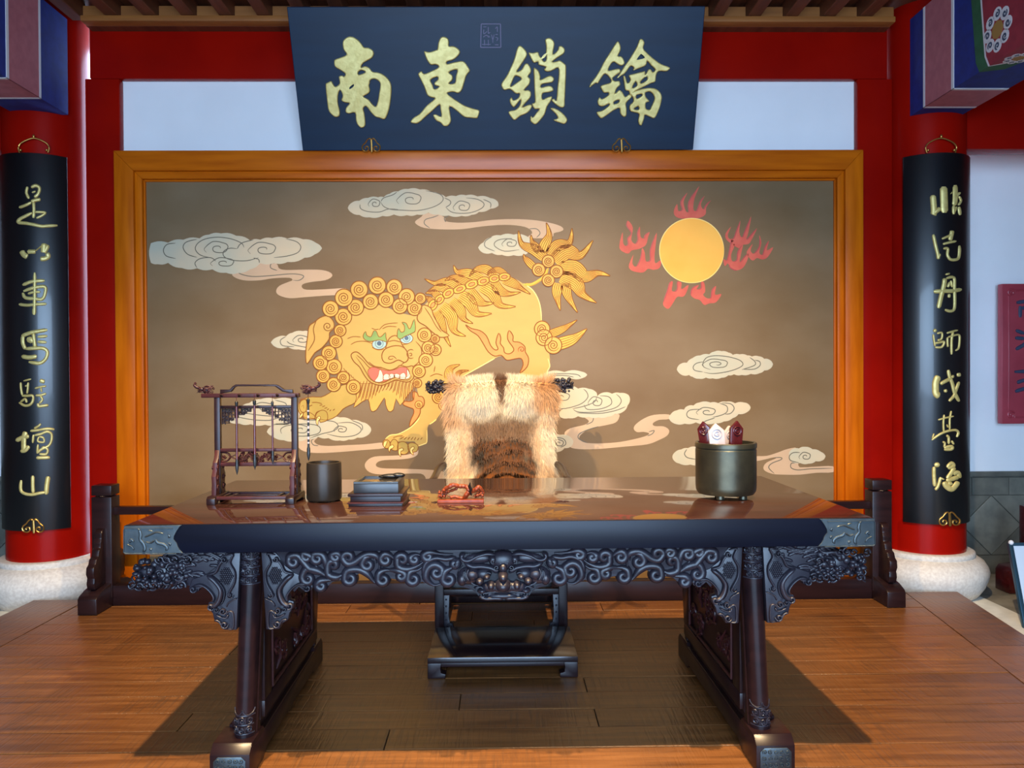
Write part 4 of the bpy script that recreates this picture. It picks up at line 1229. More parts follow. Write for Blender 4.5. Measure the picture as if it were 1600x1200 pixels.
# stretched fore leg, left
lpart('foreleg', M_lion_shade, [(466,632),(475,623),(488,620),(502,620.5),(515,614),(528,605),(545,600),(562,612),(556,628),(545,634),(536,639),(526,650),(513,656),(500,655),(484,653),(473,651),(467,643)], 0.0018, 2, True, 1.3)
Z12 = lambda P: Z(460, 600, 12.0, P)
lines('outline', M_lion_line, [Z12(P) for P in ([(330,350),(420,345),(520,370)], [(470,400),(530,390)], [(520,430),(580,405)], [(560,460),(620,440)], [(610,490),(650,460)], [(660,510),(690,480)], [(720,500),(760,465)], [(390,600),(420,530),(520,490)], [(100,310),(150,280),(230,290)], [(130,430),(170,400),(180,470)], [(280,420),(340,390)])], 1.3, 0.0007, 0.0018, lion)
for P in ([(400,620),(430,540),(520,490),(600,520),(625,600),(610,680),(520,715),(480,712),(470,650)], [(95,430),(120,330),(190,290),(230,330),(220,500),(160,530),(120,500)], [(170,560),(210,520),(300,540),(380,600),(370,650),(260,660),(180,640)]):
    lpart('toe', M_lion_shade, Z12(P), 0.0022, 3, True, 1.2)
for P in ([(420,640),(470,600),(490,650),(450,690),(440,770),(410,730)], [(100,600),(150,540),(160,580),(110,640)]):
    lpart('claw', M_lion_rim, Z12(P), 0.0026, 3, True, 1.1)
# standing fore paw
Z10 = lambda P: Z(580, 600, 10.0, P)
for P in ([(180,940),(200,880),(250,870),(290,910),(290,980),(230,1005)], [(300,930),(350,860),(410,900),(420,1000),(390,1040),(320,1020)], [(410,1000),(430,920),(510,900),(580,960),(580,1060),(510,1100),(440,1070)], [(570,1000),(590,930),(660,920),(730,960),(720,1040),(680,1060),(610,1060)]):
    lpart('toe', M_lion_shade, Z10(P), 0.0020, 3, True, 1.3)
for P in ([(205,900),(250,890),(240,930),(215,985),(190,960)], [(290,970),(340,950),(350,990),(300,1020),(290,1065),(270,1020)], [(430,1020),(490,1000),(500,1035),(460,1060),(465,1135),(430,1090)], [(610,1010),(660,975),(670,1010),(640,1040),(665,1110),(615,1070)]):
    lpart('claw', M_lion_rim, Z10(P), 0.0026, 3, True, 1.1)
lines('outline', M_lion_line, [Z10(P) for P in ([(340,840),(420,815),(500,810)], [(450,860),(520,820)], [(510,870),(560,825)], [(570,870),(610,825)], [(620,875),(660,825)], [(670,880),(700,830)], [(720,880),(750,840)], [(770,870),(800,835)])], 1.3, 0.0007, H1, lion)
# flames on chest and belly
Z8 = lambda P: Z(640, 400, 6.0, P)
lpart('body_flame', M_orange, Z8([(525,645),(580,680),(660,700),(720,750),(760,840),(800,880),(830,870),(810,810),(835,725),(855,770),(850,820),(880,860),(890,905),(930,918),(965,900),(975,865),(920,780),(932,700),(970,750),(970,800),(1030,810),(1080,850),(1085,900),(1115,960),(1100,1040),(1035,1095),(1065,1020),(1045,960),(980,965),(910,975),(860,930),(800,938),(740,900),(690,820),(640,745),(570,700)]), 0.0020, 3)
lines('outline', M_lion_line, [Z8(spiral(1050, 878, 34, turns=1.4, a0=2.5))], 1.4, 0.0008, 0.0020, lion)
lpart('body_flame', M_orange, Z10([(660,120),(720,140),(740,190),(800,200),(830,260),(820,340),(770,390),(765,450),(720,540),(660,610),(600,665),(620,560),(665,460),(660,390),(600,365),(500,320),(530,270),(600,275),(655,250),(650,190)]), 0.0020, 3)
lpart('curl', M_lion_lt, ellipse(*Z10([(745, 322)])[0], 6, n=20), 0.0024, 0, True, 1.3)
lines('outline', M_lion_line, [Z10(spiral(745, 322, 38, turns=1.6))], 1.4, 0.0008, 0.0024, lion)

def lock(P, w, h, nl=4, mt=None, tipk=0.05):
    """hair lock along centre line P (base to tip) with parallel engraved lines"""
    C = smooth(P, 6)
    n = len(C)
    prof = [max(tipk, (0.75 + 0.25 * math.sin(math.pi * min(1, (i / (n - 1)) * 1.4))) * (1 - (i / (n - 1)) ** 2.2)) for i in range(n)]
    nor = []
    for i in range(n):
        a, b_ = C[max(i - 1, 0)], C[min(i + 1, n - 1)]
        L_ = math.hypot(b_[0] - a[0], b_[1] - a[1]) or 1
        nor.append((-(b_[1] - a[1]) / L_, (b_[0] - a[0]) / L_))
    def off(f):
        return [(C[i][0] + nor[i][0] * f * prof[i] * w / 2, C[i][1] + nor[i][1] * f * prof[i] * w / 2) for i in range(n)]
    A_, B_ = off(1), off(-1)
    MB().prism(A_ + B_[::-1], MU, 0.0, h).build('mane_lock', mt or M_lion_yel, lion, smooth=False)
    q = MB()
    q.stroke(A_ + B_[::-1], 1.4, MU, 0.0009, n=4, base=h - 0.0002, sm=False)
    for k in range(1, nl + 1):
        q.stroke(off(1 - 2 * k / (nl + 1))[:int(n * (0.86 if k % 2 else 0.72))], 1.0, MU, 0.0006, n=3, base=h, sm=False)
    q.build('outline', M_lion_line, lion, recalc=False)['kind'] = 'stuff'

_cz = [0]
def curl(cx, cy, r, h, turns=2.4, d=1, a0=0.4):
    _cz[0] += 1
    h += 0.00035 * (_cz[0] % 5)
    MB().prism(ellipse(cx, cy, r, n=26), MU, 0.0, h).build('curl', M_lion_lt, lion, smooth=False)
    q = MB()
    e_ = ellipse(cx, cy, r, n=26)
    q.stroke(e_ + [e_[0]], 1.8, MU, 0.0010, n=4, base=h - 0.0002, sm=False, taper=(1, 1))
    q.stroke(spiral(cx, cy, r * 0.72, None, turns, a0, d, 0.06), 1.5, MU, 0.0009, n=3, base=h, sm=False)
    q.build('outline', M_lion_line, lion, recalc=False)['kind'] = 'stuff'

# mane along the back: upper locks, lower locks, then the row of beads
for P, w in (([(900,175),(830,130),(750,150),(735,180)], 60), ([(800,190),(720,125),(620,130),(560,190)], 90), ([(680,215),(560,165),(450,150),(412,88)], 95), ([(560,260),(470,215),(385,205),(330,235)], 80), ([(470,300),(370,240),(240,255),(142,215)], 85), ([(380,340),(300,295),(215,315),(170,335)], 80), ([(280,390),(220,340),(150,350)], 70), ([(220,440),(180,400),(140,380)], 60)):
    p = Z8(P); lock(p, w / 6, 0.0019, 4)
for P, w in (([(880,220),(960,250),(1040,300),(1132,358)], 92), ([(790,240),(840,320),(930,355),(1040,340)], 95), ([(560,320),(620,400),(700,445),(790,440)], 110), ([(670,280),(770,340),(850,460),(992,475)], 125), ([(470,370),(560,430),(630,540),(768,540)], 130), ([(390,420),(470,500),(510,590),(592,632)], 105), ([(250,520),(290,620),(330,740),(385,850)], 95), ([(300,470),(390,560),(420,700),(525,752)], 120)):
    p = Z8(P); lock(p, w / 6, 0.0023, 5)
for (x, y, rx, ry, ro) in ((218,460,56,40,-1.0), (280,408,52,38,-0.8), (362,350,58,40,-0.6), (470,310,64,36,-0.4), (582,266,64,38,-0.35), (690,236,60,38,-0.3), (795,212,52,36,-0.2), (888,196,56,36,-0.12)):
    c_ = Z8([(x, y)])[0]
    lpart('mane_bead', M_lion_yel, ellipse(c_[0], c_[1], rx / 6, ry / 6, 24, ro), 0.0027, 0, True, 1.5)
    lpart('bead_heart', M_orange, ellipse(c_[0], c_[1], rx / 12, ry / 14, 18, ro), 0.0030, 0, True, 1.2)
# tail
Z5 = lambda P: Z(790, 340, 7.5, P)
lines('tail_stem', M_lion_yel, [Z5([(210,785),(300,785),(380,745),(450,690),(500,590)])], 4.6, 0.0024, 0.0005, lion, n=5)
for P, w, nl in (([(340,590),(280,530),(225,470),(212,430)], 90, 3), ([(400,400),(350,340),(310,280),(298,205)], 95, 4), ([(430,410),(460,320),(510,200),(478,62)], 135, 4), ([(450,470),(340,380),(190,310),(150,155)], 135, 5), ([(510,440),(610,330),(750,290),(778,128)], 150, 6), ([(620,770),(600,900),(640,1088)], 130, 4), ([(700,760),(730,920),(842,1112)], 120, 4), ([(570,510),(720,400),(880,440),(1022,270)], 190, 7), ([(650,690),(820,770),(900,900),(1062,998)], 190, 7), ([(640,600),(800,590),(930,690),(1080,650),(1222,682)], 190, 7)):
    lock(Z5(P), w / 7.5, 0.0022, nl)
for c_ in ((500,512,72), (388,612,75), (597,632,75), (500,735,72)):
    p = Z5([c_[:2]])[0]; curl(p[0], p[1], c_[2] / 7.5, 0.0028)
Z3 = lambda P: Z(700, 330, 4.0, P)
for P, w in (([(620,775),(720,735),(806,680)], 52), ([(660,840),(780,800),(868,735)], 80)):
    lock(Z3(P), w / 4, 0.0022, 4)
for c_ in ((588,735,48), (600,790,50), (658,838,53)):
    p = Z3([c_[:2]])[0]; curl(p[0], p[1], c_[2] / 4, 0.0028)
for P, w in (([(360,1160),(380,1060),(470,1018)], 80), ([(430,1150),(470,1090),(555,1072)], 50)):
    lock(Z8(P), w / 6, 0.0022, 4)
lines('outline', M_lion_line, [Z8(P) for P in ([(240,1030),(228,1090)], [(190,1130),(250,1105),(310,1120)])], 1.4, 0.0008, H1, lion)
# head: side curls behind the face first
Z7 = lambda P: Z(540, 480, 7.5, P)
Z6 = lambda P: Z(470, 420, 6.0, P)
for c_ in ((1055,500,66), (1050,370,50), (840,890,52), (1090,1055,74), (1150,1150,58)):
    p = Z7([c_[:2]])[0]; curl(p[0], p[1], c_[2] / 7.5, 0.0020)
lpart('beard', M_lion_lt, Z7([(120,900),(130,1060),(95,1178),(190,1110),(265,1080),(285,1160),(305,1218),(365,1200),(455,1060),(470,1140),(505,1220),(560,1200),(592,1070),(640,1150),(720,1040),(812,900),(600,860),(400,900)]), 0.0021, 2, True, 1.2)
lpart('face', M_lion, Z6([(330,560),(400,480),(480,420),(600,370),(750,340),(870,390),(1000,430),(1090,450),(1110,530),(1100,580),(1130,700),(1125,800),(1100,900),(1050,980),(1068,1060),(1065,1110),(900,1140),(700,1150),(560,1140),(430,1080),(380,960),(350,820),(325,700)]), 0.0024, 3, False)
q = MB()
rb = random.Random(4)
for k in range(34):                                     # beard and jowl hairs
    t = k / 33
    x = 150 + 650 * t
    y = 930 - 40 * math.sin(t * 3.1) + (30 if k % 2 else 0)
    q.stroke(Z7([(x + 25, y - 60), (x + 8, y + 20), (x - 30 + 30 * t, y + 110 + 60 * math.sin(t * 9))]), 1.2, MU, 0.0008, n=3, base=0.0024)
for k in range(7):
    q.stroke(Z6([(400 + 22 * k, 930 + 20 * k), (420 + 22 * k, 960 + 22 * k)]), 1.2, MU, 0.0006, n=3, base=0.0024)
q.build('outline', M_lion_line, lion, recalc=False)['kind'] = 'stuff'
for c_ in ((280,375,75),(405,272,82),(548,195,80),(718,157,80),(877,172,72),(993,262,75),(1122,278,50),(400,450,78),(515,362,75),(655,308,72),(800,290,72),(930,350,70),(1068,370,68),(370,578,55),(330,680,60),(265,790,68),(185,882,68),(312,918,72),(210,1005,62),(400,1020,58),(310,1085,65),(495,1108,66)):
    p = Z6([c_[:2]])[0]; curl(p[0], p[1], c_[2] / 6, 0.0030)
for c_ in ((925,325,82),(970,475,75),(940,620,80),(860,750,75)):
    p = Z7([c_[:2]])[0]; curl(p[0], p[1], c_[2] / 7.5, 0.0030)
lpart('ear', M_lion, Z6([(130,500),(180,460),(250,440),(305,490),(312,550),(270,600),(265,660),(200,740),(130,790),(60,890),(48,780),(65,640),(80,540)]), 0.0034, 3)
lines('outline', M_lion_line, [Z6([(150,478),(120,560),(130,640),(120,690),(70,770)]), Z6(spiral(252, 540, 46, turns=1.7, a0=0.3))], 1.5, 0.0008, 0.0034, lion)
lpart('ear', M_lion, Z8([(130,460),(200,490),(225,560),(265,630),(300,695),(370,745),(290,762),(210,710),(150,655),(90,620),(72,575),(100,510)]), 0.0034, 3)
lines('outline', M_lion_line, [Z8([(140,480),(200,570),(250,660),(300,715)])], 1.3, 0.0008, 0.0034, lion)
# eyes and green brows
for (x, y, rx, ry, pr, dx) in ((395,432,84,62,27,0), (715,370,74,56,24,0)):
    c_ = Z7([(x, y)])[0]
    lpart('eye', M_eye, ellipse(c_[0], c_[1], rx / 7.5, ry / 7.5, 28, -0.12), 0.0030, 0, True, 1.2)
    lpart('iris', M_eye, ellipse(c_[0], c_[1] - 0.6, pr * 1.7 / 7.5, pr * 1.7 / 7.5, 22), 0.0033, 0, True, 0.8, M_pslate)
    lpart('pupil', M_pupil, ellipse(c_[0], c_[1] - 1, pr / 7.5, pr / 7.5, 18), 0.0036, 0, False)
lpart('eyebrow', M_browgr, Z7([(205,340),(235,285),(250,330),(300,345),(330,280),(362,285),(385,340),(420,345),(468,298),(472,350),(482,405),(400,385),(300,400),(235,385)]), 0.0038, 3, True, 1.2)
lpart('eyebrow', M_browgr, Z7([(608,350),(610,280),(625,250),(650,292),(688,280),(690,220),(662,178),(712,190),(740,248),(765,240),(805,143),(818,270),(780,305),(700,340),(645,372)]), 0.0038, 3, True, 1.2)
# nose
lpart('nose_bridge', M_lion, Z7([(478,495),(490,420),(520,360),(580,332),(630,365),(662,440),(690,490),(600,520)]), 0.0028, 3)
lines('outline', M_lion_line, [Z7([(500,405),(570,390),(645,410)])], 1.4, 0.0008, 0.0028, lion)
lpart('nose', M_lion, Z7([(425,570),(455,500),(530,462),(620,452),(690,480),(728,540),(732,610),(690,648),(620,618),(530,655),(450,640)]), 0.0034, 3)
lines('outline', M_lion_line, [Z7([(600,610),(560,575),(515,580),(505,605),(535,612),(560,600)]), Z7(ellipse(768, 548, 48, 52, 20)[3:18]), Z7([(745,545),(770,540),(775,565),(750,570)])], 1.4, 0.0008, 0.0034, lion)
# mouth
lpart('lips', M_lion_shade, Z7([(65,570),(90,532),(140,528),(200,580),(270,660),(350,705),(430,712),(520,738),(600,710),(640,682),(720,700),(785,688),(800,760),(795,830),(740,875),(660,868),(590,850),(500,890),(420,915),(340,900),(270,860),(215,790),(165,700),(100,640)]), 0.0029, 3)
lines('outline', M_lion_line, [Z7(P) for P in ([(120,580),(180,660),(240,760),(290,840),(360,880),(440,885),(520,850),(590,825),(660,850),(740,850),(780,800)], [(130,560),(200,620),(260,690),(300,720)])], 1.3, 0.0007, 0.0029, lion)
lpart('mouth', M_mouth, Z7([(262,752),(310,702),(420,728),(510,745),(600,724),(640,702),(720,712),(748,770),(705,822),(600,818),(540,832),(450,872),(350,872),(290,825)]), 0.0032, 3, True, 1.0)
for P in ([(400,732),(432,770),(445,850),(400,877),(343,866),(380,810)], [(440,850),(445,805),(475,780),(515,795),(520,840)], [(515,838),(512,795),(540,778),(575,795),(572,822)], [(570,820),(572,790),(600,778),(635,795),(635,832)], [(633,836),(640,790),(680,768),(702,790),(702,838)], [(718,722),(757,790),(745,830),(698,838),(722,790)]):
    lpart('tooth', M_tooth, Z7(P), 0.0036, 3, True, 0.8)
# wrinkles round the eyes and forehead
lines('outline', M_lion_line, [Z7(P) for P in ([(390,270),(450,210),(530,190),(615,185)], [(430,255),(500,225),(600,230)], [(305,245),(350,262),(390,255)], [(20,370),(90,345),(180,350)], [(60,440),(130,405),(230,400),(310,425)], [(310,470),(380,500),(450,490)], [(660,440),(720,430),(780,400)], [(820,400),(880,470),(890,560),(850,650),(780,700)], [(640,685),(700,640),(740,612)], [(270,640),(340,690),(430,705)])], 1.3, 0.0008, 0.0024, lion)
# ================================================================== DESK
TX, TY, TRZ = 0.006, 2.46, R(0.6)
desk = thing('desk', (TX, TY, 0.0), 'long dark rosewood desk with carved apron, trestle feet and pewter corner plates', 'desk', rz=TRZ)
TM = Matrix.Translation((TX, TY, 0)) @ Matrix.Rotation(TRZ, 4, 'Z')
TMI = TM.inverted()
TN = (TM.to_3x3() @ Vector((0, -1, 0))).normalized()
TOPZ, TOPB = 0.8247, 0.7335
HW, DEP = 1.202, 1.05


def dmap(yl):
    """pixel of the photo -> point of the desk's own plane y = yl (local coordinates); h comes towards the front"""
    p0 = TM @ Vector((0, yl, 0))
    def m(px, py, h=0.0):
        p = TMI @ onplane(px, py, p0, TN)
        return Vector((p.x, yl - h, p.z))
    return m


def dbuild(mb, name, material, parent=desk, **k):
    return mb.build(name, material, parent, local=True, **k)


def lump_head(mb, M, s, seed, curls=True):
    """carved dragon head, looking along +x of M, size s"""
    rr = random.Random(seed)
    loc = MB()
    loc.ball((0, 0, 0), (0.52, 0.34, 0.42), 14, 9)
    loc.ball((0.55, 0, -0.02), (0.46, 0.26, 0.22), 12, 8)
    loc.ball((0.92, 0, 0.10), (0.15, 0.22, 0.14), 10, 6)
    loc.ball((0.45, 0, -0.34), (0.42, 0.2, 0.11), 10, 6)
    loc.ball((0.83, 0, -0.34), (0.14, 0.16, 0.12), 8, 6)
    for sg in (-1, 1):
        loc.ball((0.25, sg * 0.27, 0.22), (0.14, 0.10, 0.13), 10, 6)
        loc.ball((0.94, sg * 0.12, 0.18), 0.07, 8, 5)
        loc.tube(smooth([(0.15, sg * 0.18, 0.36), (-0.2, sg * 0.24, 0.52), (-0.55, sg * 0.22, 0.50), (-0.75, sg * 0.2, 0.66)], 4), [0.09] * 4 + [0.075] * 5 + [0.05] * 3 + [0.03], 7)
        loc.tube(smooth([(0.8, sg * 0.2, -0.05), (0.95, sg * 0.34, -0.2), (0.8, sg * 0.36, -0.42), (0.95, sg * 0.36, -0.55)], 4), 0.035, 6)
        for k in range(9):
            a = rr.uniform(0.3, 2.9)
            x = rr.uniform(-0.75, 0.1)
            loc.ball((x, sg * 0.30 * math.sin(a) + sg * 0.05, 0.42 * math.cos(a)), (0.13, 0.09, 0.12), 8, 5)
        for (x, z, r) in ((-0.35, 0.12, 0.20), (-0.62, -0.2, 0.2), (-0.25, -0.3, 0.17), (-0.75, 0.25, 0.17), (0.02, -0.08, 0.13)):
            loc.tube([(p[0], sg * (0.33 + 0.02), p[1]) for p in spiral(x, z, r, turns=1.6, a0=rr.uniform(0, 6))], 0.045, 6)
        for k in range(5):
            loc.ball((0.5 + 0.1 * k, sg * 0.17, -0.17), (0.04, 0.04, 0.07), 6, 4)
    for k in range(6):
        loc.tube(smooth([(0.2 - 0.1 * k, 0, -0.38), (0.1 - 0.12 * k, rr.uniform(-0.1, 0.1), -0.5), (0.22 - 0.12 * k, 0, -0.62)], 3), [0.06] * 3 + [0.05] * 3 + [0.02], 6)
    mb.add([M @ (Vector(p) * s) for p in loc.v], loc.f)
    return mb


# ---- top
q = MB(); q.box(-HW, HW, 0.012, DEP, TOPB, TOPZ)
dbuild(q, 'tabletop', M_top, bevel=0.003)
q = MB(); q.box(-HW, HW, 0.0, 0.012, TOPB, TOPZ - 0.0005)
dbuild(q, 'front_edge', M_edge, bevel=0.002)
# pewter corner plates on the front edge
PF = dmap(-0.0015)
for s in (-1, 1):
    base = [(191, 821.5), (284, 820.5), (281, 823), (276, 830), (272, 838), (271.5, 843), (276, 848), (278, 854), (281, 859), (286, 866), (191, 867)]
    pts = [PF(x, y) for x, y in base]
    zs = [p.z for p in pts]
    P2 = []
    for (x, y), p in zip(base, pts):
        z = min(max(p.z, TOPB + 0.001), TOPZ - 0.001)
        xx = max(p.x, -HW - 0.001)
        P2.append((xx if s < 0 else -xx, z))
    fm = lambda x, z, h: Vector((x, 0.0 - h, z))
    pt = dbuild(MB().prism(P2, fm, -0.002, 0.003), 'corner_plate', M_pewter, bevel=0.0008, seg=1)
    q = MB()
    X = lambda lst: [(s * abs(PF(px, py).x), PF(px, py).z) for px, py in lst]
    zz = lambda P: Z(100, 740, 5.454, P)
    for P, w in (([(640,470),(655,520),(650,560),(680,600),(690,640),(675,665)], 0.011), ([(655,480),(630,470)], 0.006), ([(780,560),(800,590),(850,605),(880,630),(870,655)], 0.010), ([(600,580),(570,560),(565,590)], 0.007), ([(730,640),(755,650)], 0.008), ([(690,540),(740,520),(790,500),(850,510)], 0.006), ([(890,520),(905,535),(890,545)], 0.006), ([(890,590),(910,600),(900,612)], 0.006), ([(540,600),(580,620),(600,650)], 0.005), ([(720,480),(760,490)], 0.005), ([(700,580),(740,590),(770,570)], 0.006)):
        q.stroke(X(zz(P)), w, fm, 0.004, n=5, base=0.003)
    q.stroke(X(zz([(930,465),(520,465),(512,480),(512,670),(525,682),(960,684)])), 0.004, fm, 0.0025, n=4, base=0.003, sm=False, taper=(1, 1))
    q.build('relief', M_pewter, pt, local=True)['kind'] = 'stuff'

# ---- apron between the legs: board with scrolls and the beast mask
YA = 0.055
PA = dmap(YA)
bottom = [(408,866),(430,890),(460,925),(467,917),(477,925),(487,922),(491,914),(496,920),(503,922),(511,917),(520,909),(537,906),(545,911),(552,909),(555,900),(562,896),(572,900),(582,910),(595,914),(605,911),(610,904),(625,907),(635,902),(640,911),(650,913),(660,909),(672,915),(685,915),(692,910),(702,915),(712,911),(722,917),(737,921),(745,927),(752,934),(762,936),(775,936),(785.5,937)]
L2 = [PA(x, y) for x, y in bottom]
prof = [(min(p.x, 0), p.z) for p in L2]
prof[-1] = (0.0, prof[-1][1])
outl = [(prof[0][0], TOPB)] + prof + [(-p[0], p[1]) for p in prof[-2::-1]] + [(-prof[0][0], TOPB)]
fm = lambda x, z, h: Vector((x, YA - h, z))
apron = dbuild(MB().prism(outl, fm, -0.03, 0.0), 'apron', M_carve, bevel=0.003)
def S(P, s=4.0, ox=400, oy=850):
    out = []
    for p in P:
        v = PA(ox + p[0] / s, oy + p[1] / s)
        out.append((v.x, v.z) + ((p[2],) if len(p) > 2 else ()))
    return out
PXM = 2.52 / FPX
def scroll(q, cx, cy, r, tail, w=30, s=4.0, ox=400, oy=850, mapf=fm, h=0.016, turns=1.05, base=-0.001):
    """curl that unrolls into a tail"""
    t0 = tail[0]
    a1 = math.atan2(t0[1] - cy, t0[0] - cx)
    best = None
    t1 = tail[1] if len(tail) > 1 else (t0[0] + 1, t0[1])
    cross = (t0[0] - cx) * (t1[1] - t0[1]) - (t0[1] - cy) * (t1[0] - t0[0])
    d = 1 if cross > 0 else -1
    P = spiral(cx, cy, r, None, turns, a1 - d * 0.5, -d, 0.12)[::-1]
    full = P + list(tail)
    n = len(full)
    W = [w * (0.62 + 0.38 * min(1, i / (len(P) * 0.8))) * (1 if i < n - 2 else 0.55) * PXM / s for i in range(n)]
    pts = [(*S([p], s, ox, oy)[0][:2], W[i]) for i, p in enumerate(full)]
    q.stroke(pts, w * PXM / s, mapf, h, n=6, base=base, back=-0.02, sub=3)
q = MB()
for cx, cy, r, tail in ((238,108,32,[(215,75),(262,68),(300,110),(345,158),(430,190),(520,208)]), (318,78,26,[(300,55),(345,75),(368,120),(400,160)]), (385,88,30,[(365,60),(415,62),(438,110),(440,160),(470,195)]), (328,212,36,[(295,190),(320,152),(390,165),(450,200),(540,214)]), (485,130,34,[(450,150),(455,190),(505,205),(545,188),(600,160)]), (500,78,24,[(478,62),(515,55),(545,100),(590,122)]), (578,82,34,[(545,90),(575,122),(620,110),(660,80),(705,60),(755,72),(775,120),(765,185)]), (700,125,34,[(668,110),(690,78),(735,80),(752,120)]), (590,212,34,[(556,215),(570,165),(640,155),(695,180),(740,235),(775,252)]), (797,218,32,[(765,215),(775,175),(830,160),(890,185)]), (908,195,26,[(930,180),(895,165),(840,160),(785,180)]), (812,95,30,[(785,80),(810,58),(860,85),(868,130)]), (915,95,36,[(885,100),(890,140),(950,155),(1020,130),(1060,95)]), (992,92,24,[(970,80),(1000,62),(1040,75)]), (985,215,34,[(952,210),(965,170),(1015,160),(1050,130)]), (1075,75,26,[(1050,65),(1085,48),(1150,60),(1230,62)]), (1130,175,34,[(1165,150),(1120,125),(1075,150),(1062,210),(1110,255),(1160,245)]), (1205,215,38,[(1170,205),(1185,165),(1235,140),(1255,105)]), (410,258,26,[(385,245),(410,225),(470,222),(545,215)]), (1240,120,20,[(1258,105),(1240,95),(1200,100)])):
    scroll(q, cx, cy, r, tail, 54, h=0.019)
q.stroke([(p[0], p[1]) for p in S([(1045,190),(1060,120),(1120,85),(1190,92),(1250,80)])], 0.019, fm, 0.018, n=6, base=-0.001)
q.mirrored_x(0.0)
dbuild(q, 'scrollwork', M_carve, apron, angle=70)['kind'] = 'stuff'

# beast mask
q = MB()
MK = lambda P: S(P, 5.454, 660, 860)
def mball(x, y, rx, ry, rd, base=0.0):
    v = S([(x, y)], 5.454, 660, 860)[0]
    k = PXM / 5.454
    q.ball((v[0], YA - base, v[1]), (rx * k, rd, ry * k), 12, 8)
face = [(685,5),(560,5),(440,20),(340,20),(322,70),(350,120),(310,165),(300,235),(350,275),(400,295),(450,335),(475,375),(510,405),(600,408),(685,415)]
fp = [(min(p[0], 0), p[1]) for p in MK(face)]
q.prism(fp + [(-p[0], p[1]) for p in fp[::-1]], fm, -0.02, 0.012)
for x, y, rx, ry, rd, b_ in ((400,205,105,80,0.022,0.008), (520,190,70,50,0.020,0.012), (590,300,95,52,0.026,0.010), (480,60,120,46,0.016,0.010), (550,205,30,26,0.030,0.02), (490,245,36,34,0.03,0.018), (425,190,70,60,0.03,0.01), (340,235,46,60,0.024,0.008), (585,280,34,40,0.034,0.02), (600,60,46,40,0.03,0.01), (510,330,40,26,0.024,0.012)):
    mball(x, y, rx, ry, rd, b_)
for P, w, h in (([(650,180),(590,140),(500,125),(430,128),(360,95)], 40, 0.026), ([(640,35),(560,18),(470,40),(400,75),(350,70),(335,40),(365,18)], 34, 0.026), ([(520,215),(550,170),(590,180)], 14, 0.03), ([(470,335),(530,345),(600,336),(690,330)], 22, 0.026), ([(485,375),(540,395),(620,392),(690,396)], 34, 0.026), (spiral(632,128,26,turns=1.6), 13, 0.034), (spiral(720,75,20,turns=1.5), 12, 0.034), (spiral(600,72,22,turns=1.5), 12, 0.036), ([(330,270),(400,250),(440,275),(500,300)], 20, 0.02), ([(440,310),(500,295),(530,330)], 18, 0.022), (spiral(515,355,24,turns=1.3), 14, 0.024), ([(400,130),(380,190),(410,250)], 16, 0.036), ([(365,150),(350,200),(375,260)], 14, 0.03)):
    pp = [(p[0], p[1]) for p in MK(P)]
    q.stroke(pp, w * 1.35 * PXM / 5.454, fm, h, n=6, base=0.004)
for k in range(4):
    x0 = 565 + k * 31
    pp = MK([(x0, 352), (x0 + 27, 352), (x0 + 27, 376), (x0, 376)])
    q.prism([(p[0], p[1]) for p in pp], fm, 0.0, 0.022)
q.mirrored_x(0.0)
for x, y, rx, ry, rd, b_ in ((685,300,150,62,0.026,0.010), (685,372,150,30,0.022,0.010), (685,75,125,88,0.03,0.008), (686,195,44,46,0.050,0.026), (686,275,70,58,0.046,0.022), (686,128,40,50,0.03,0.02)):
    mball(x, y, rx, ry, rd, b_)
dbuild(q, 'beast_mask', M_carve, apron, angle=70)

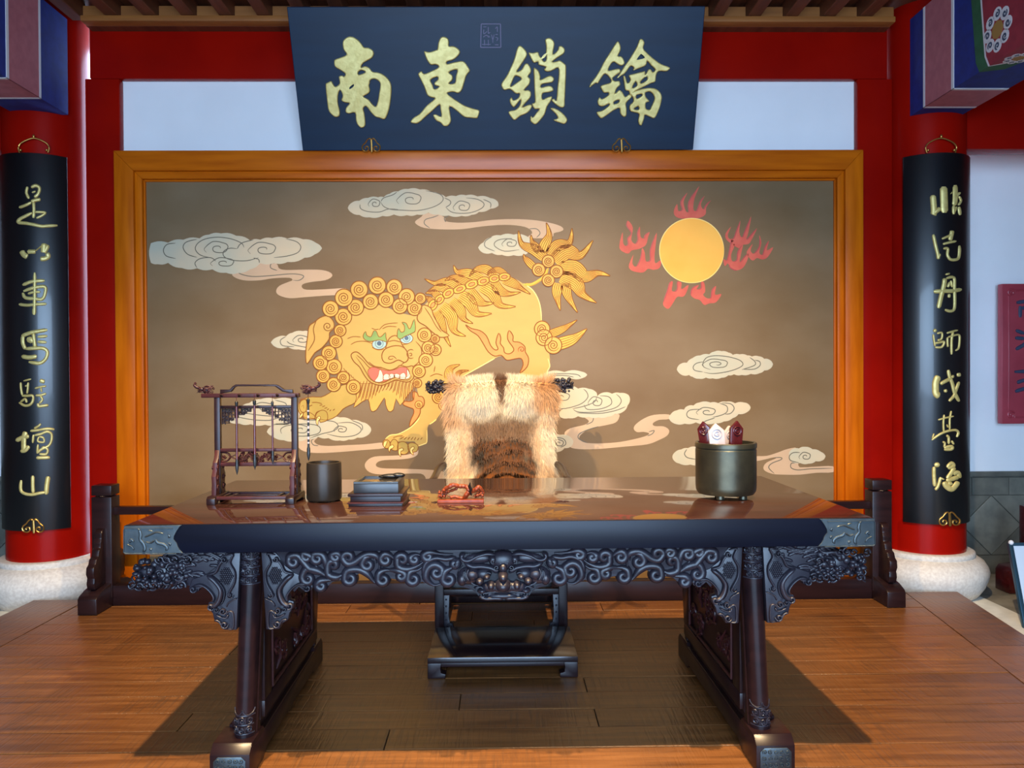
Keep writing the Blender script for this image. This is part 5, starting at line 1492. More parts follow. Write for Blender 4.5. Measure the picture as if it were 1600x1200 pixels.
# ---- legs, feet, brackets, side panels
PL = dmap(0.06)
def leg_part(s):
    sx = lambda x: s * abs(x)
    xt0, xt1 = PL(371.5, 870).x, PL(408.5, 870).x
    xb0, xb1 = PL(360, 1147).x, PL(396, 1147).x
    zt_, zb_ = TOPB, 0.108
    for yc, name in ((0.10, 'front_leg'), (0.95, 'rear_leg')):
        cT, cB = (xt0 + xt1) / 2, (xb0 + xb1) / 2
        rT, rB = (xt1 - xt0) / 2, (xb1 - xb0) / 2
        mb = MB()
        vs, fs = [], []
        d = -1 if yc < 0.5 else 1
        n = 14
        lev = 10
        for i in range(lev + 1):
            t = i / lev
            z = zb_ + (zt_ - zb_) * t
            c_ = cB + (cT - cB) * t
            r_ = rB + (rT - rB) * t
            ring = [(c_ - r_, yc + 0.03), (c_ - r_, yc)] + [(c_ - r_ * 0.90 * math.cos(math.pi * k / n), yc + d * (0.004 + 0.040 * math.sin(math.pi * k / n)) if True else yc) for k in range(n + 1)] + [(c_ + r_, yc), (c_ + r_, yc + 0.03)]
            if d > 0:
                ring = [(a, 2 * yc + 0.0 - b_ if False else b_) for a, b_ in ring]
                ring[0] = (c_ - r_, yc - 0.03); ring[-1] = (c_ + r_, yc - 0.03)
            vs += [(sx(a) if s > 0 else a, b_, z) for a, b_ in ring]
        k = n + 5
        for i in range(lev):
            for j in range(k):
                jj = (j + 1) % k
                fs.append((i * k + j, i * k + jj, (i + 1) * k + jj, (i + 1) * k + j))
        fs.append(tuple(range(k))); fs.append(tuple(lev * k + j for j in range(k)))
        mb.add(vs, fs)
        lg = dbuild(mb, name, M_dark, angle=35)
        if d < 0:
            # carved bands at head and foot of the leg
            rr = random.Random(11)
            qq = MB()
            def lm(c0, r0):
                def m_(u, z, h):
                    t = (z - zb_) / (zt_ - zb_)
                    c_ = cB + (cT - cB) * t
                    a = math.asin(max(-1, min(1, u)))
                    x = c_ + r0 * u
                    return Vector((sx(x) if s > 0 else x, yc - 0.004 - 0.040 * math.cos(a) - h, z))
                return m_
            m_ = lm(0, rT * 0.9)
            for za, zb2, rows in ((0.617, 0.726, 4), (0.125, 0.185, 2)):
                dz = (zb2 - za) / rows
                for r_i in range(rows):
                    zc = za + (r_i + 0.5) * dz
                    for u in (-0.62, 0.0, 0.62):
                        P = spiral(u, zc, 0.24, dz * 0.42, 1.5, rr.uniform(0, 6), rr.choice((-1, 1)))
                        # width in u and z differ, so build the ridge as a thin tube
                        qq.tube([m_(p[0], p[1], 0.003) for p in P], 0.0035, 5)
                    qq.tube([m_(u, zc - dz * 0.5, 0.002) for u in (-0.9, -0.45, 0, 0.45, 0.9)], 0.0028, 5)
                    qq.tube([m_(-0.31, zc - dz * 0.3, 0.002), m_(-0.31, zc + dz * 0.3, 0.004)], 0.003, 5)
                    qq.tube([m_(0.31, zc - dz * 0.3, 0.002), m_(0.31, zc + dz * 0.3, 0.004)], 0.003, 5)
                qq.tube([m_(u, zb2, 0.002) for u in (-0.95, -0.5, 0, 0.5, 0.95)], 0.0028, 5)
                qq.tube([m_(u, za, 0.002) for u in (-0.95, -0.5, 0, 0.5, 0.95)], 0.0028, 5)
            for u0 in (-0.5, 0.5):
                qq.tube([m_(u0 + 0.45 * math.cos(a), 0.205 - 0.018 * math.sin(a), 0.0015) for a in [math.pi * k / 8 for k in range(9)]], 0.0022, 5)
            dbuild(qq, 'carved_bands', M_carve, lg, angle=70)['kind'] = 'stuff'
    # foot: long sled with a stepped block at each end
    x0, x1 = PL(336, 1180).x + 0.004, PL(397, 1180).x + 0.004
    xa_, xb_ = (x0, x1) if s < 0 else (-x1, -x0)
    xin = xb_ if s < 0 else xa_
    w_ = xb_ - xa_
    q = MB()
    q.prism([(0.0, 0.0), (0.0, 0.086), (0.020, 0.104), (0.030, 0.112), (0.15, 0.112), (0.16, 0.098), (0.89, 0.098), (0.90, 0.112), (1.022, 0.112), (1.032, 0.104), (1.052, 0.086), (1.052, 0.0), (0.90, 0.0), (0.86, 0.022), (0.19, 0.022), (0.15, 0.0)], lambda y, z, h: Vector((h, y, z)), xa_, xb_)
    ft_ = dbuild(q, 'foot', M_dark, bevel=0.002, angle=25)
    g = 0.35
    q = MB()
    q.box(xa_ + w_ * 0.12, xb_ - w_ * 0.12, 0.14, 0.92, 0.098, 0.122)
    q.box(xa_ + w_ * 0.24, xb_ - w_ * 0.24, 0.12, 0.94, 0.122, 0.142)
    dbuild(q, 'foot_molding', M_dark, ft_, bevel=0.003)
    # pewter plate on the foot's front
    q = MB()
    fz = lambda x, z, h: Vector((x, 0.0 - h, z))
    c_ = 0.014
    x_a, x_b, z_a, z_b = xa_ + 0.012, xb_ - 0.012, 0.012, 0.080
    q.prism([(x_a, z_a), (x_b, z_a), (x_b, z_b - c_), (x_b - c_ * 0.6, z_b - c_ * 0.4), (x_b - c_, z_b), (x_a + c_, z_b), (x_a + c_ * 0.6, z_b - c_ * 0.4), (x_a, z_b - c_)], fz, -0.001, 0.003)
    fp_ = dbuild(q, 'foot_plate', M_pewter, bevel=0.001)
    q = MB()
    rr = random.Random(3)
    for i in range(5):
        for j in range(3):
            cx_ = x_a + (x_b - x_a) * (0.14 + 0.18 * i)
            cz_ = z_a + (z_b - z_a) * (0.2 + 0.3 * j)
            q.stroke(spiral(cx_, cz_, 0.0085, turns=1.4, a0=rr.uniform(0, 6), d=rr.choice((-1, 1))), 0.0036, fz, 0.003, n=4, base=0.003)
    dbuild(q, 'relief', M_pewter, fp_)['kind'] = 'stuff'
    # carved panel between front and rear leg
    cxm = (xt0 + xt1) / 2 * (-s) if s > 0 else (xt0 + xt1) / 2
    cxm = s * abs(cxm)
    q = MB()
    q.box(cxm - 0.012, cxm + 0.012, 0.125, 0.925, 0.142, TOPB)
    pn = dbuild(q, 'side_panel', M_dark)
    q = MB()
    for (ya, yb, za, zb2) in ((0.14, 0.91, 0.145, 0.20), (0.14, 0.91, 0.66, 0.73), (0.14, 0.22, 0.2, 0.66), (0.83, 0.91, 0.2, 0.66)):
        q.box(cxm - 0.022, cxm + 0.022, ya, yb, za, zb2)
    dbuild(q, 'panel_border', M_dark, pn, bevel=0.003)
    q = MB()
    for P in ([(0.235, 0.215), (0.815, 0.215)], [(0.235, 0.645), (0.815, 0.645)], [(0.235, 0.215), (0.235, 0.645)], [(0.815, 0.215), (0.815, 0.645)]):
        for sd in (-1, 1):
            q.tube([(cxm + sd * 0.020, p[0], p[1]) for p in P], 0.006, 6)
    dbuild(q, 'panel_bead', M_ruby, pn)
    q = MB()
    rr = random.Random(23 + s)
    for i in range(30):
        cy_, cz_ = rr.uniform(0.28, 0.77), rr.uniform(0.25, 0.61)
        r_ = rr.uniform(0.025, 0.045)
        P = spiral(cy_, cz_, r_, turns=1.5, a0=rr.uniform(0, 6), d=rr.choice((-1, 1)))
        P = P + [(cy_, cz_)]
        e_ = (cy_ + rr.uniform(-0.09, 0.09), cz_ + rr.uniform(-0.09, 0.09))
        for sd in (-1, 1):
            q.tube([(cxm + sd * 0.014, p[0], p[1]) for p in P], 0.0075, 5)
            q.tube([(cxm + sd * 0.014, P[0][0], P[0][1]), (cxm + sd * 0.018, (P[0][0] + e_[0]) / 2 + 0.01, (P[0][1] + e_[1]) / 2), (cxm + sd * 0.012, min(max(e_[0], 0.25), 0.8), min(max(e_[1], 0.23), 0.63))], [0.006, 0.009, 0.004], 5)
    dbuild(q, 'panel_carving', M_ruby, pn, angle=70)['kind'] = 'stuff'

for s in (-1, 1):
    leg_part(s)

# brackets beside the front legs
YB = 0.050
PB = dmap(YB)
fb = lambda x, z, h: Vector((x, YB - h, z))
def bracket(mirror_leg, s):
    """outer bracket traced left of the left leg; mirrored about the leg and about the desk's middle"""
    def T(P):
        out = []
        for p in P:
            px = 180 + p[0] / 5.333
            py = 800 + p[1] / 5.333
            v = PB(px, py)
            x, z = v.x, v.z
            if mirror_leg:
                x0 = PB(180 + 1130 / 5.333, 900).x
                x = 2 * x0 - x
            if s > 0:
                x = -x
            out.append((x, min(z, TOPB)) + ((p[2] * PXM / 5.333,) if len(p) > 2 else ()))
        return out
    o_ = [(1042,340),(1010,985),(900,982),(875,935),(825,910),(812,850),(778,800),(775,755),(812,745),(815,700),(790,650),(740,625),(700,640),(690,665),(650,668),(610,640),(640,560),(760,520),(860,440),(890,380),(920,340)]
    br = dbuild(MB().prism(T(o_), fb, -0.03, 0.0), 'leg_bracket', M_carve, bevel=0.003)
    q = MB()
    k = PXM / 5.333
    for P, w, h in (([(920,360),(985,350),(960,420),(1000,500),(995,590),(950,680),(975,705)], 22, 0.014), ([(900,400),(870,440),(840,500),(770,520)], 26, 0.014), ([(770,525),(830,565),(885,640),(880,710),(850,765),(800,790)], 46, 0.020), ([(790,520),(860,570),(915,650),(905,735),(870,780)], 14, 0.012), ([(1020,715),(950,752),(930,790)], 14, 0.010), (spiral(960,690,30,turns=1.3), 16, 0.012), (spiral(805,785,32,turns=1.3), 22, 0.016), (spiral(655,640,30,turns=1.2), 22, 0.014), ([(655,615),(720,605),(780,640),(825,700),(820,750)], 22, 0.014), (spiral(905,822,30,turns=1.4), 18, 0.014), (spiral(915,935,32,turns=1.4), 20, 0.014), ([(845,850),(880,870),(930,880),(945,850)], 18, 0.012), ([(935,970),(985,965),(985,850),(960,825),(930,850),(925,880)], 16, 0.010), ([(830,900),(870,905),(900,960)], 18, 0.012), (spiral(850,810,22,turns=1.2), 16, 0.014), (spiral(915,395,26,turns=1.3), 18, 0.014)):
        q.stroke([(p[0], p[1]) for p in T(P)], w * k, fb, h, n=6, base=-0.001)
    rows = 8
    for i in range(9):
        for j in range(7):
            x = 878 + j * 17 + (8 if i % 2 else 0)
            y = 470 + i * 16
            if (x - 925) ** 2 / 58 ** 2 + (y - 535) ** 2 / 72 ** 2 < 1:
                v = T([(x, y)])[0]
                q.ball((v[0], YB, v[1]), (9 * k, 0.007, 9.5 * k), 6, 4)
    dbuild(q, 'bracket_carving', M_carve, br, angle=70)['kind'] = 'stuff'
for s in (-1, 1):
    bracket(False, s)
    bracket(True, s)
# end aprons with the carved dragon heads
for s in (-1, 1):
    q = MB()
    v0, v1 = PB(300, 880).x, PB(372, 880).x
    pts = [(PB(262, 866).x, TOPB), (v1, TOPB), (PB(345, 905).x, PB(345, 905).z), (PB(320, 915).x, PB(320, 915).z), (PB(285, 918).x, PB(285, 918).z), (PB(262, 915).x, PB(262, 915).z)]
    q.prism([(p[0] if s < 0 else -p[0], p[1]) for p in pts], fb, -0.05, -0.012)
    ea = dbuild(q, 'end_apron', M_carve, bevel=0.003)
    q = MB()
    rr = random.Random(5)
    for k in range(46):
        x = rr.uniform(PB(268, 880).x, PB(350, 880).x)
        z = rr.uniform(PB(300, 908).z, TOPB - 0.012)
        xx = x if s < 0 else -x
        a = rr.uniform(-0.5, 0.5)
        l_ = rr.uniform(0.012, 0.03)
        q.stroke([(xx - l_, z - a * l_), (xx, z + 0.004), (xx + l_, z + a * l_)], 0.012, fb, 0.010, n=5, base=-0.014)
    dbuild(q, 'rockwork', M_carve, ea, angle=70)['kind'] = 'stuff'
    q = MB()
    hx = PB(250, 890).x * (1 if s < 0 else -1)
    hz = PB(250, 896).z
    Mh = Matrix.Translation((hx, 0.085, hz)) @ Matrix.Rotation(R(180) if s < 0 else 0, 4, 'Z') @ Matrix.Rotation(R(12), 4, 'X')
    lump_head(q, Mh, 0.095, 40 + s)
    rr = random.Random(8)
    for k in range(44):
        a, rad = rr.uniform(0, 6.28), rr.uniform(0.02, 1) ** 0.5
        x = hx + 0.095 * rad * math.cos(a)
        z = hz + 0.052 * rad * math.sin(a)
        q.ball((x, 0.045 + 0.02 * rad * rad, z), (rr.uniform(0.006, 0.014), 0.014, rr.uniform(0.006, 0.012)), 8, 5)
    for k in range(9):
        x = hx + 0.1 * (k - 4) / 4.5
        q.tube([(p[0], 0.05, min(p[1], TOPB - 0.005)) for p in spiral(x, hz + rr.choice((0.045, -0.04)), 0.016, turns=1.4, a0=rr.uniform(0, 6))], 0.0045, 6)
    dbuild(q, 'dragon_head', M_carve, angle=70)

# ================================================================== CHAIR behind the desk, draped with a pelt
chx = at(783, 900, 3.85).x
chair = thing('armchair', (chx, 3.85, 0), 'dark wooden armchair with carved crest ends, draped with a pelt, behind the desk', 'chair')
CY0, CY1 = 3.76, 4.30
hw = (at(884, 950, 3.8).x - at(682, 950, 3.8).x) / 2 - 0.018
for s in (-1, 1):
    q = MB(); q.box(chx + s * hw - 0.022, chx + s * hw + 0.022, CY0 - 0.022, CY0 + 0.022, 0, 0.46)
    q.build('leg', M_dark, chair, bevel=0.004)
    q = MB(); q.box(chx + s * hw - 0.022, chx + s * hw + 0.022, CY1 - 0.022, CY1 + 0.022, 0, 0.46)
    q.build('leg', M_dark, chair, bevel=0.004)
    # leg bracket with scroll foot
    q = MB()
    fx = lambda x, z, h: Vector((chx + s * (hw - 0.02 - x), CY0 + 0.015 - h, z))
    q.prism([(0, 0.05), (0, 0.25), (0.03, 0.25), (0.024, 0.12), (0.03, 0.085), (0.045, 0.08), (0.05, 0.06), (0.035, 0.045), (0.01, 0.048)], fx, 0.0, 0.022)
    q.stroke(spiral(0.030, 0.066, 0.017, turns=1.5), 0.008, fx, 0.006, base=0.022)
    for k in range(5):
        q.ball(fx(0.013, 0.10 + 0.033 * k, 0.022), 0.005, 8, 5)
    q.build('leg_bracket', M_carve, chair, bevel=0.002)
    q = MB(); q.box(chx + s * hw - 0.014, chx + s * hw + 0.014, CY0, CY1, 0.06, 0.09)
    q.build('side_stretcher', M_dark, chair, bevel=0.003)
    # rear stile up to the crest, arm and arm post
    q = MB(); q.tube(smooth([(chx + s * (hw + 0.005), CY1, 0.46), (chx + s * (hw - 0.005), CY1 + 0.02, 0.8), (chx + s * (hw - 0.01), CY1 + 0.07, 1.215)], 5), 0.019, 10)
    q.build('back_stile', M_dark, chair)
    q = MB()
    q.tube(smooth([(chx + s * (hw + 0.0), CY1 + 0.01, 0.80), (chx + s * (hw + 0.03), CY1 - 0.15, 0.795), (chx + s * (hw + 0.035), CY0 + 0.08, 0.775), (chx + s * (hw + 0.07), CY0 - 0.02, 0.765), (chx + s * (hw + 0.10), CY0 - 0.03, 0.755)], 5), 0.018, 10)
    q.ball((chx + s * (hw + 0.105), CY0 - 0.03, 0.755), (0.024, 0.022, 0.022))
    q.build('arm', M_dark, chair)
    q = MB(); q.tube(smooth([(chx + s * hw, CY0, 0.46), (chx + s * (hw + 0.02), CY0 + 0.03, 0.62), (chx + s * (hw + 0.035), CY0 + 0.06, 0.775)], 5), 0.016, 10)
    q.build('arm_post', M_dark, chair)
    q = MB()
    tip = at(681, 604, CY1 + 0.07) if s < 0 else at(880, 602, CY1 + 0.07)
    Mh = Matrix.Translation((tip.x, tip.y, tip.z)) @ Matrix.Rotation(R(180) if s < 0 else 0, 4, 'Z') @ Matrix.Rotation(R(-8), 4, 'Y')
    lump_head(q, Mh, 0.058, 60 + s)
    rr = random.Random(70 + s)
    for k in range(30):
        a, b_ = rr.uniform(0, 6.28), rr.uniform(-0.05, 0.045)
        q.ball((tip.x + s * b_, tip.y + 0.02 * math.cos(a) - 0.008, tip.z + 0.034 * math.sin(a)), rr.uniform(0.007, 0.012), 7, 5)
    q.build('crest_end', M_carve, chair, angle=70)
q = MB(); q.box(chx - hw - 0.03, chx + hw + 0.03, CY0 - 0.03, CY1 + 0.03, 0.44, 0.475)
q.build('seat', M_dark, chair, bevel=0.006)
q = MB(); q.box(chx - hw + 0.02, chx + hw - 0.02, CY0 - 0.012, CY0 + 0.012, 0.22, 0.25)
q.build('apron', M_dark, chair, bevel=0.003)
q = MB(); q.box(chx - hw, chx + hw, CY0 - 0.02, CY0 + 0.02, 0.03, 0.062)
q.build('front_stretcher', M_dark, chair, bevel=0.004)
q = MB(); q.box(chx - hw, chx + hw, CY1 - 0.014, CY1 + 0.014, 0.06, 0.09)
q.build('rear_stretcher', M_dark, chair, bevel=0.003)
q = MB(); q.tube(smooth([(chx - 0.36, CY1 + 0.07, 1.235), (chx - 0.2, CY1 + 0.08, 1.225), (chx, CY1 + 0.085, 1.25), (chx + 0.2, CY1 + 0.08, 1.225), (chx + 0.36, CY1 + 0.07, 1.24)], 6), 0.024, 10)
q.build('crest_rail', M_dark, chair)
q = MB(); q.box(chx - 0.09, chx + 0.09, CY1 + 0.03, CY1 + 0.05, 0.47, 1.23)
q.build('back_splat', M_dark, chair, bevel=0.004)

# footstool in front of the chair
sx0, sx1 = onz(668, 1030, 0.09).x, onz(903, 1030, 0.09).x
sy = 3.27
fsx = (at(668, 1045, sy).x + at(903, 1045, sy).x) / 2
fhw = (at(903, 1045, sy).x - at(668, 1045, sy).x) / 2
M_stool = mat('stool_rosewood', srgb(30, 20, 22), 0.14, ior=1.7, col2=srgb(24, 15, 18), nscale=4, stretch=(0.8, 8, 8), spec=0.5)
fs_ = thing('footstool', (fsx, sy + 0.19, 0), 'low dark wooden footstool under the desk in front of the armchair', 'footstool')
q = MB(); q.box(fsx - fhw, fsx + fhw, sy, sy + 0.40, 0.066, 0.090)
q.build('top', M_stool, fs_, bevel=0.002)
for s in (-1, 1):
    for y in (sy, sy + 0.40):
        yy = (y, y + 0.05) if y == sy else (y - 0.05, y)
        fx = lambda x, z, h: Vector((fsx + s * (fhw - x), yy[0] + h, z))
        q = MB(); q.prism([(0, 0), (0.075, 0), (0.078, 0.018), (0.058, 0.024), (0.055, 0.045), (0.06, 0.066), (0, 0.066)], fx, 0.0, 0.05)
        q.build('foot', M_dark, fs_, bevel=0.003)
q = MB(); q.box(fsx - fhw + 0.057, fsx + fhw - 0.057, sy + 0.006, sy + 0.026, 0.048, 0.066)
q.build('apron', M_dark, fs_, bevel=0.002)
q = MB(); q.box(fsx - fhw + 0.057, fsx + fhw - 0.057, sy + 0.372, sy + 0.392, 0.048, 0.066)
q.build('apron', M_dark, fs_, bevel=0.002)

# ---- the pelt
def mixc(a, b_, t):
    t = max(0.0, min(1.0, t))
    return tuple(x + (y - x) * t for x, y in zip(a, b_))
CREAM, ORANGE, TAN, BROWN, BLACK, GREY = srgb(212, 194, 162), srgb(174, 118, 66), srgb(146, 104, 66), srgb(84, 48, 26), srgb(14, 9, 6), srgb(108, 80, 58)
DGREY, RUST, PEACH = srgb(84, 56, 32), srgb(112, 66, 32), srgb(186, 134, 84)
def sstep(a, b_, x):
    t = max(0.0, min(1.0, (x - a) / (b_ - a)))
    return t * t * (3 - 2 * t)
from mathutils import noise as mnoise
def fur_col(u, v):
    """u -1..1 across, v 0 (crest) .. 1 (seat)"""
    nz_ = mnoise.noise((u * 3.1, v * 4.0, 1.7)) * 0.22 + mnoise.noise((u * 9.0, v * 9.0, 5.0)) * 0.12
    uu = u + nz_
    c = CREAM
    # russet shoulders, stronger on the right
    c = mixc(c, ORANGE, sstep(0.50, 0.72, uu) * (1 - sstep(0.18, 0.30, v)) * 0.85 * sstep(0.0, 0.05, v))
    c = mixc(c, ORANGE, sstep(0.70, 0.9, -uu) * (1 - sstep(0.26, 0.40, v)) * 0.65)
    c = mixc(c, ORANGE, math.exp(-((v - 0.30 - 0.10 * (1 - abs(uu))) / 0.05) ** 2) * 0.55 * sstep(0.35, 0.55, abs(uu)))
    # shade in the hollow under the two puffs, painted into the fur colour
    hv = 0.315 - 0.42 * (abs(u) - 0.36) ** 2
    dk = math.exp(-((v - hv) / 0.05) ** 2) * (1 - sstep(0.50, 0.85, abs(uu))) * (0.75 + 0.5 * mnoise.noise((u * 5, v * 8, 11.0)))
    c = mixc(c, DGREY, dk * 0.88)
    # brown streak between them
    c = mixc(c, BROWN, (1 - sstep(0.08, 0.18, abs(uu + 0.06 - v * 0.2))) * (1 - sstep(0.15, 0.22, v)) * 0.95)
    # greyish back, then the striped middle of the body
    wdt = 0.60 + 0.18 * sstep(0.55, 0.80, v) * (1 if u > 0 else 0.25)
    mid = (1 - sstep(wdt - 0.16, wdt + 0.12, abs(uu - 0.02)))
    back = mixc(mixc(GREY, TAN, 0.25), DGREY, 0.35 + 0.5 * mnoise.noise((u * 6, v * 9, 21.0)))
    c = mixc(c, back, mid * sstep(0.27, 0.34, v) * (1 - sstep(0.42, 0.47, v)))
    wob = mnoise.noise((u * 2.6, v * 3.0, 9.0)) * 1.6 + mnoise.noise((u * 8, v * 10, 4.0)) * 0.7
    rad = math.hypot((u - 0.22) * 0.42, (v - 1.02))
    st = math.sin(rad * 74 + wob * 1.4)
    tiger = sstep(-0.15, 0.5, st + mnoise.noise((u * 5, v * 18, 2.0)) * 0.9)
    tiger = max(tiger, math.exp(-((uu + 0.40) / 0.09) ** 2) * math.exp(-((v - 0.60) / 0.08) ** 2))
    body = mixc(RUST, BROWN, 0.35 + 0.4 * mnoise.noise((u * 4, v * 5, 7.0)))
    tc_ = mixc(body, BLACK, tiger * 0.97)
    c = mixc(c, tc_, mid * sstep(0.41, 0.46, v))
    # peach where cream meets the dark body
    c = mixc(c, PEACH, math.exp(-((abs(uu) - wdt - 0.10) / 0.12) ** 2) * 0.6 * sstep(0.32, 0.42, v))
    return c
PELT_Y = 4.24
wL = [(0.0, -0.25), (0.05, -0.275), (0.12, -0.280), (0.3, -0.275), (0.45, -0.262), (0.6, -0.262), (0.8, -0.285), (1, -0.29)]
wR = [(0.0, 0.25), (0.05, 0.285), (0.12, 0.295), (0.3, 0.270), (0.45, 0.268), (0.6, 0.268), (0.8, 0.29), (1, 0.29)]
def lerp_t(T, v):
    for a, b_ in zip(T[:-1], T[1:]):
        if v <= b_[0]:
            return a[1] + (b_[1] - a[1]) * (v - a[0]) / (b_[0] - a[0])
    return T[-1][1]
zc_top, zc_bot = 1.285, 0.56
def pelt(u, v):
    x = chx + (lerp_t(wR, v) * max(u, 0) - lerp_t(wL, v) * min(u, 0) * -1 if False else (lerp_t(wR, v) * u if u > 0 else -lerp_t(wL, v) * u))
    z = zc_top - (zc_top - zc_bot) * v + 0.010 * math.cos(u * 3.0) * (1 - v)
    y = PELT_Y + 0.02 - 0.03 * v
    # puffs: two rolled ends of the hide near the top
    pf = math.exp(-((v - 0.14) / 0.12) ** 2) * (math.exp(-((abs(u) - 0.40) / 0.26) ** 2))
    y -= 0.055 * pf
    y += 0.035 * math.exp(-(u / 0.10) ** 2) * math.exp(-((v - 0.14) / 0.10) ** 2)
    y -= 0.02 * math.cos(u * 1.4)
    y += 0.05 * sstep(0.85, 1.0, abs(u))
    y += 0.10 * (1 - sstep(0.0, 0.10, v)) ** 2
    z -= 0.03 * (1 - sstep(0.0, 0.06, v)) ** 2
    y -= 0.16 * sstep(0.72, 1.0, v)
    return Vector((x, y, z))
M_fur = bpy.data.materials.new('pelt_fur')
M_fur.use_nodes = True
_nt = M_fur.node_tree
_b = _nt.nodes['Principled BSDF']
_at = _nt.nodes.new('ShaderNodeAttribute'); _at.attribute_name = 'fur_colour'
_df = _nt.nodes.new('ShaderNodeBsdfDiffuse')
_nt.links.new(_at.outputs['Color'], _df.inputs['Color'])
_nt.links.new(_df.outputs[0], _nt.nodes['Material Output'].inputs['Surface'])
pelt_root = thing('fur_pelt', (chx, PELT_Y, 0.56), 'cream and tiger striped fur pelt draped over the armchair', 'fur')
NU, NV = 110, 140
mb = MB()
grid = [pelt(-1 + 2 * i / NU, j / NV) for j in range(NV + 1) for i in range(NU + 1)]
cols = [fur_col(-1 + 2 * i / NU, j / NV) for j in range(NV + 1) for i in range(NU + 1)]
fs = [(j * (NU + 1) + i, j * (NU + 1) + i + 1, (j + 1) * (NU + 1) + i + 1, (j + 1) * (NU + 1) + i) for j in range(NV) for i in range(NU)]
mb.add(grid, fs)
hide = mb.build('hide', M_fur, pelt_root, recalc=False)
ca = hide.data.color_attributes.new('fur_colour', 'FLOAT_COLOR', 'POINT')
for i, c in enumerate(cols):
    ca.data[i].color = (*c, 1)
sol = hide.modifiers.new('thickness', 'SOLIDIFY'); sol.thickness = 0.012; sol.offset = -1
rf = random.Random(99)
vs, fs, cols = [], [], []
for k in range(52000):
    u = rf.uniform(-1, 1)
    v = rf.uniform(0, 1)
    p = pelt(u, v)
    du = pelt(min(u + 0.01, 1), v) - pelt(max(u - 0.01, -1), v)
    dv = pelt(u, min(v + 0.01, 1)) - pelt(u, max(v - 0.01, 0))
    n_ = dv.cross(du)
    n_ = n_.normalized() if n_.length > 1e-9 else Vector((0, -1, 0))
    if n_.y > 0.3:
        n_ = -n_
    down = dv.normalized()
    edge = sstep(0.8, 1.0, abs(u))
    side = Vector((1 if u > 0 else -1, 0, 0)) * (0.55 * edge)
    puff = math.exp(-((v - 0.14) / 0.13) ** 2)
    mid = (1 - sstep(0.35, 0.75, abs(u))) * sstep(0.33, 0.5, v)
    L_ = (0.032 + 0.030 * edge + 0.012 * puff - 0.004 * mid) * rf.uniform(0.7, 1.25)
    if v < 0.05:
        down = down * 0.2 + Vector((0, 0, 0.5))
    d = (n_ * (0.62 - 0.10 * mid) + down * (0.75 + 0.2 * mid) + side + Vector((rf.gauss(0, 0.22), rf.gauss(0, 0.15), rf.gauss(0, 0.2)))).normalized()
    tx = d.cross(Vector((0, -1, 0.1)))
    tx = (tx.normalized() if tx.length > 1e-6 else Vector((1, 0, 0))) * rf.uniform(0.0011, 0.0020)
    tip = p + d * L_ + down * (0.012 * L_ / 0.03)
    mdp = p + d * L_ * 0.55
    o = len(vs)
    vs += [p - tx, p + tx, mdp + tx * 0.7, mdp - tx * 0.7, tip]
    fs += [(o, o + 1, o + 2, o + 3), (o + 3, o + 2, o + 4)]
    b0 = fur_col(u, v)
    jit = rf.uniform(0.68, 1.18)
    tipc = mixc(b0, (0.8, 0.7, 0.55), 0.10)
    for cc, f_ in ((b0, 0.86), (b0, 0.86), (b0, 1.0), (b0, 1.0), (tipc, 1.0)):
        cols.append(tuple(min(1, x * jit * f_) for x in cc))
mb = MB(); mb.add(vs, fs)
fur = mb.build('hair', M_fur, pelt_root, recalc=False, smooth=True, angle=180)
fur['kind'] = 'stuff'
ca = fur.data.color_attributes.new('fur_colour', 'FLOAT_COLOR', 'POINT')
buf = []
for c in cols:
    buf += [c[0], c[1], c[2], 1.0]
ca.data.foreach_set('color', buf)
# ================================================================== THINGS ON THE DESK
TZ = TOPZ
def desk_pt(px, py):
    return onz(px, py, TZ)

# ---- brush stand
bsY = 2.90
L0 = wallmap(bsY)
def bx(px, py): p = at(px, py, bsY); return p.x, p.z
bc = at(400, 785, bsY)
stand = thing('brush_stand', (bc.x, bsY, TZ), 'dark red carved wooden rack with hanging writing brushes on the left of the desk', 'brush stand')
xl_, xr_ = at(341, 700, bsY).x, at(461, 700, bsY).x
y0_, y1_ = bsY - 0.07, bsY + 0.07
zt_top = at(400, 617, bsY).z
for x in (xl_, xr_):
    q = MB(); q.box(x - 0.011, x + 0.011, bsY - 0.011, bsY + 0.011, TZ + 0.03, zt_top)
    q.build('upright', M_dark, stand, bevel=0.002)
    mm = lambda y, z, h: Vector((x + h, bsY + y, TZ + z))
    q = MB(); q.prism([(-0.082, 0), (-0.082, 0.022), (-0.07, 0.03), (0.07, 0.03), (0.082, 0.022), (0.082, 0), (0.05, 0), (0.045, 0.008), (-0.045, 0.008), (-0.05, 0)], mm, -0.016, 0.016)
    q.build('foot', M_dark, stand, bevel=0.002)
    for d in (-1, 1):
        q = MB()
        q.prism([(d * 0.011, 0.03), (d * 0.05, 0.03), (d * 0.046, 0.07), (d * 0.05, 0.10), (d * 0.036, 0.125), (d * 0.036, 0.15), (d * 0.022, 0.165), (d * 0.011, 0.195)], mm, -0.008, 0.008)
        for zc, r_ in ((0.055, 0.013), (0.09, 0.012), (0.13, 0.010)):
            for sd in (-1, 1):
                q.tube([mm(p[0], p[1], sd * 0.009) for p in spiral(d * 0.030, zc, r_, turns=1.3)], 0.003, 5)
        q.build('side_bracket', M_ruby, stand, bevel=0.0015)
def rail(x0, x1, za, zb_, ya, yb, name, mt):
    q = MB(); q.box(x0, x1, bsY + ya, bsY + yb, za, zb_)
    return q.build(name, mt, stand, bevel=0.002)
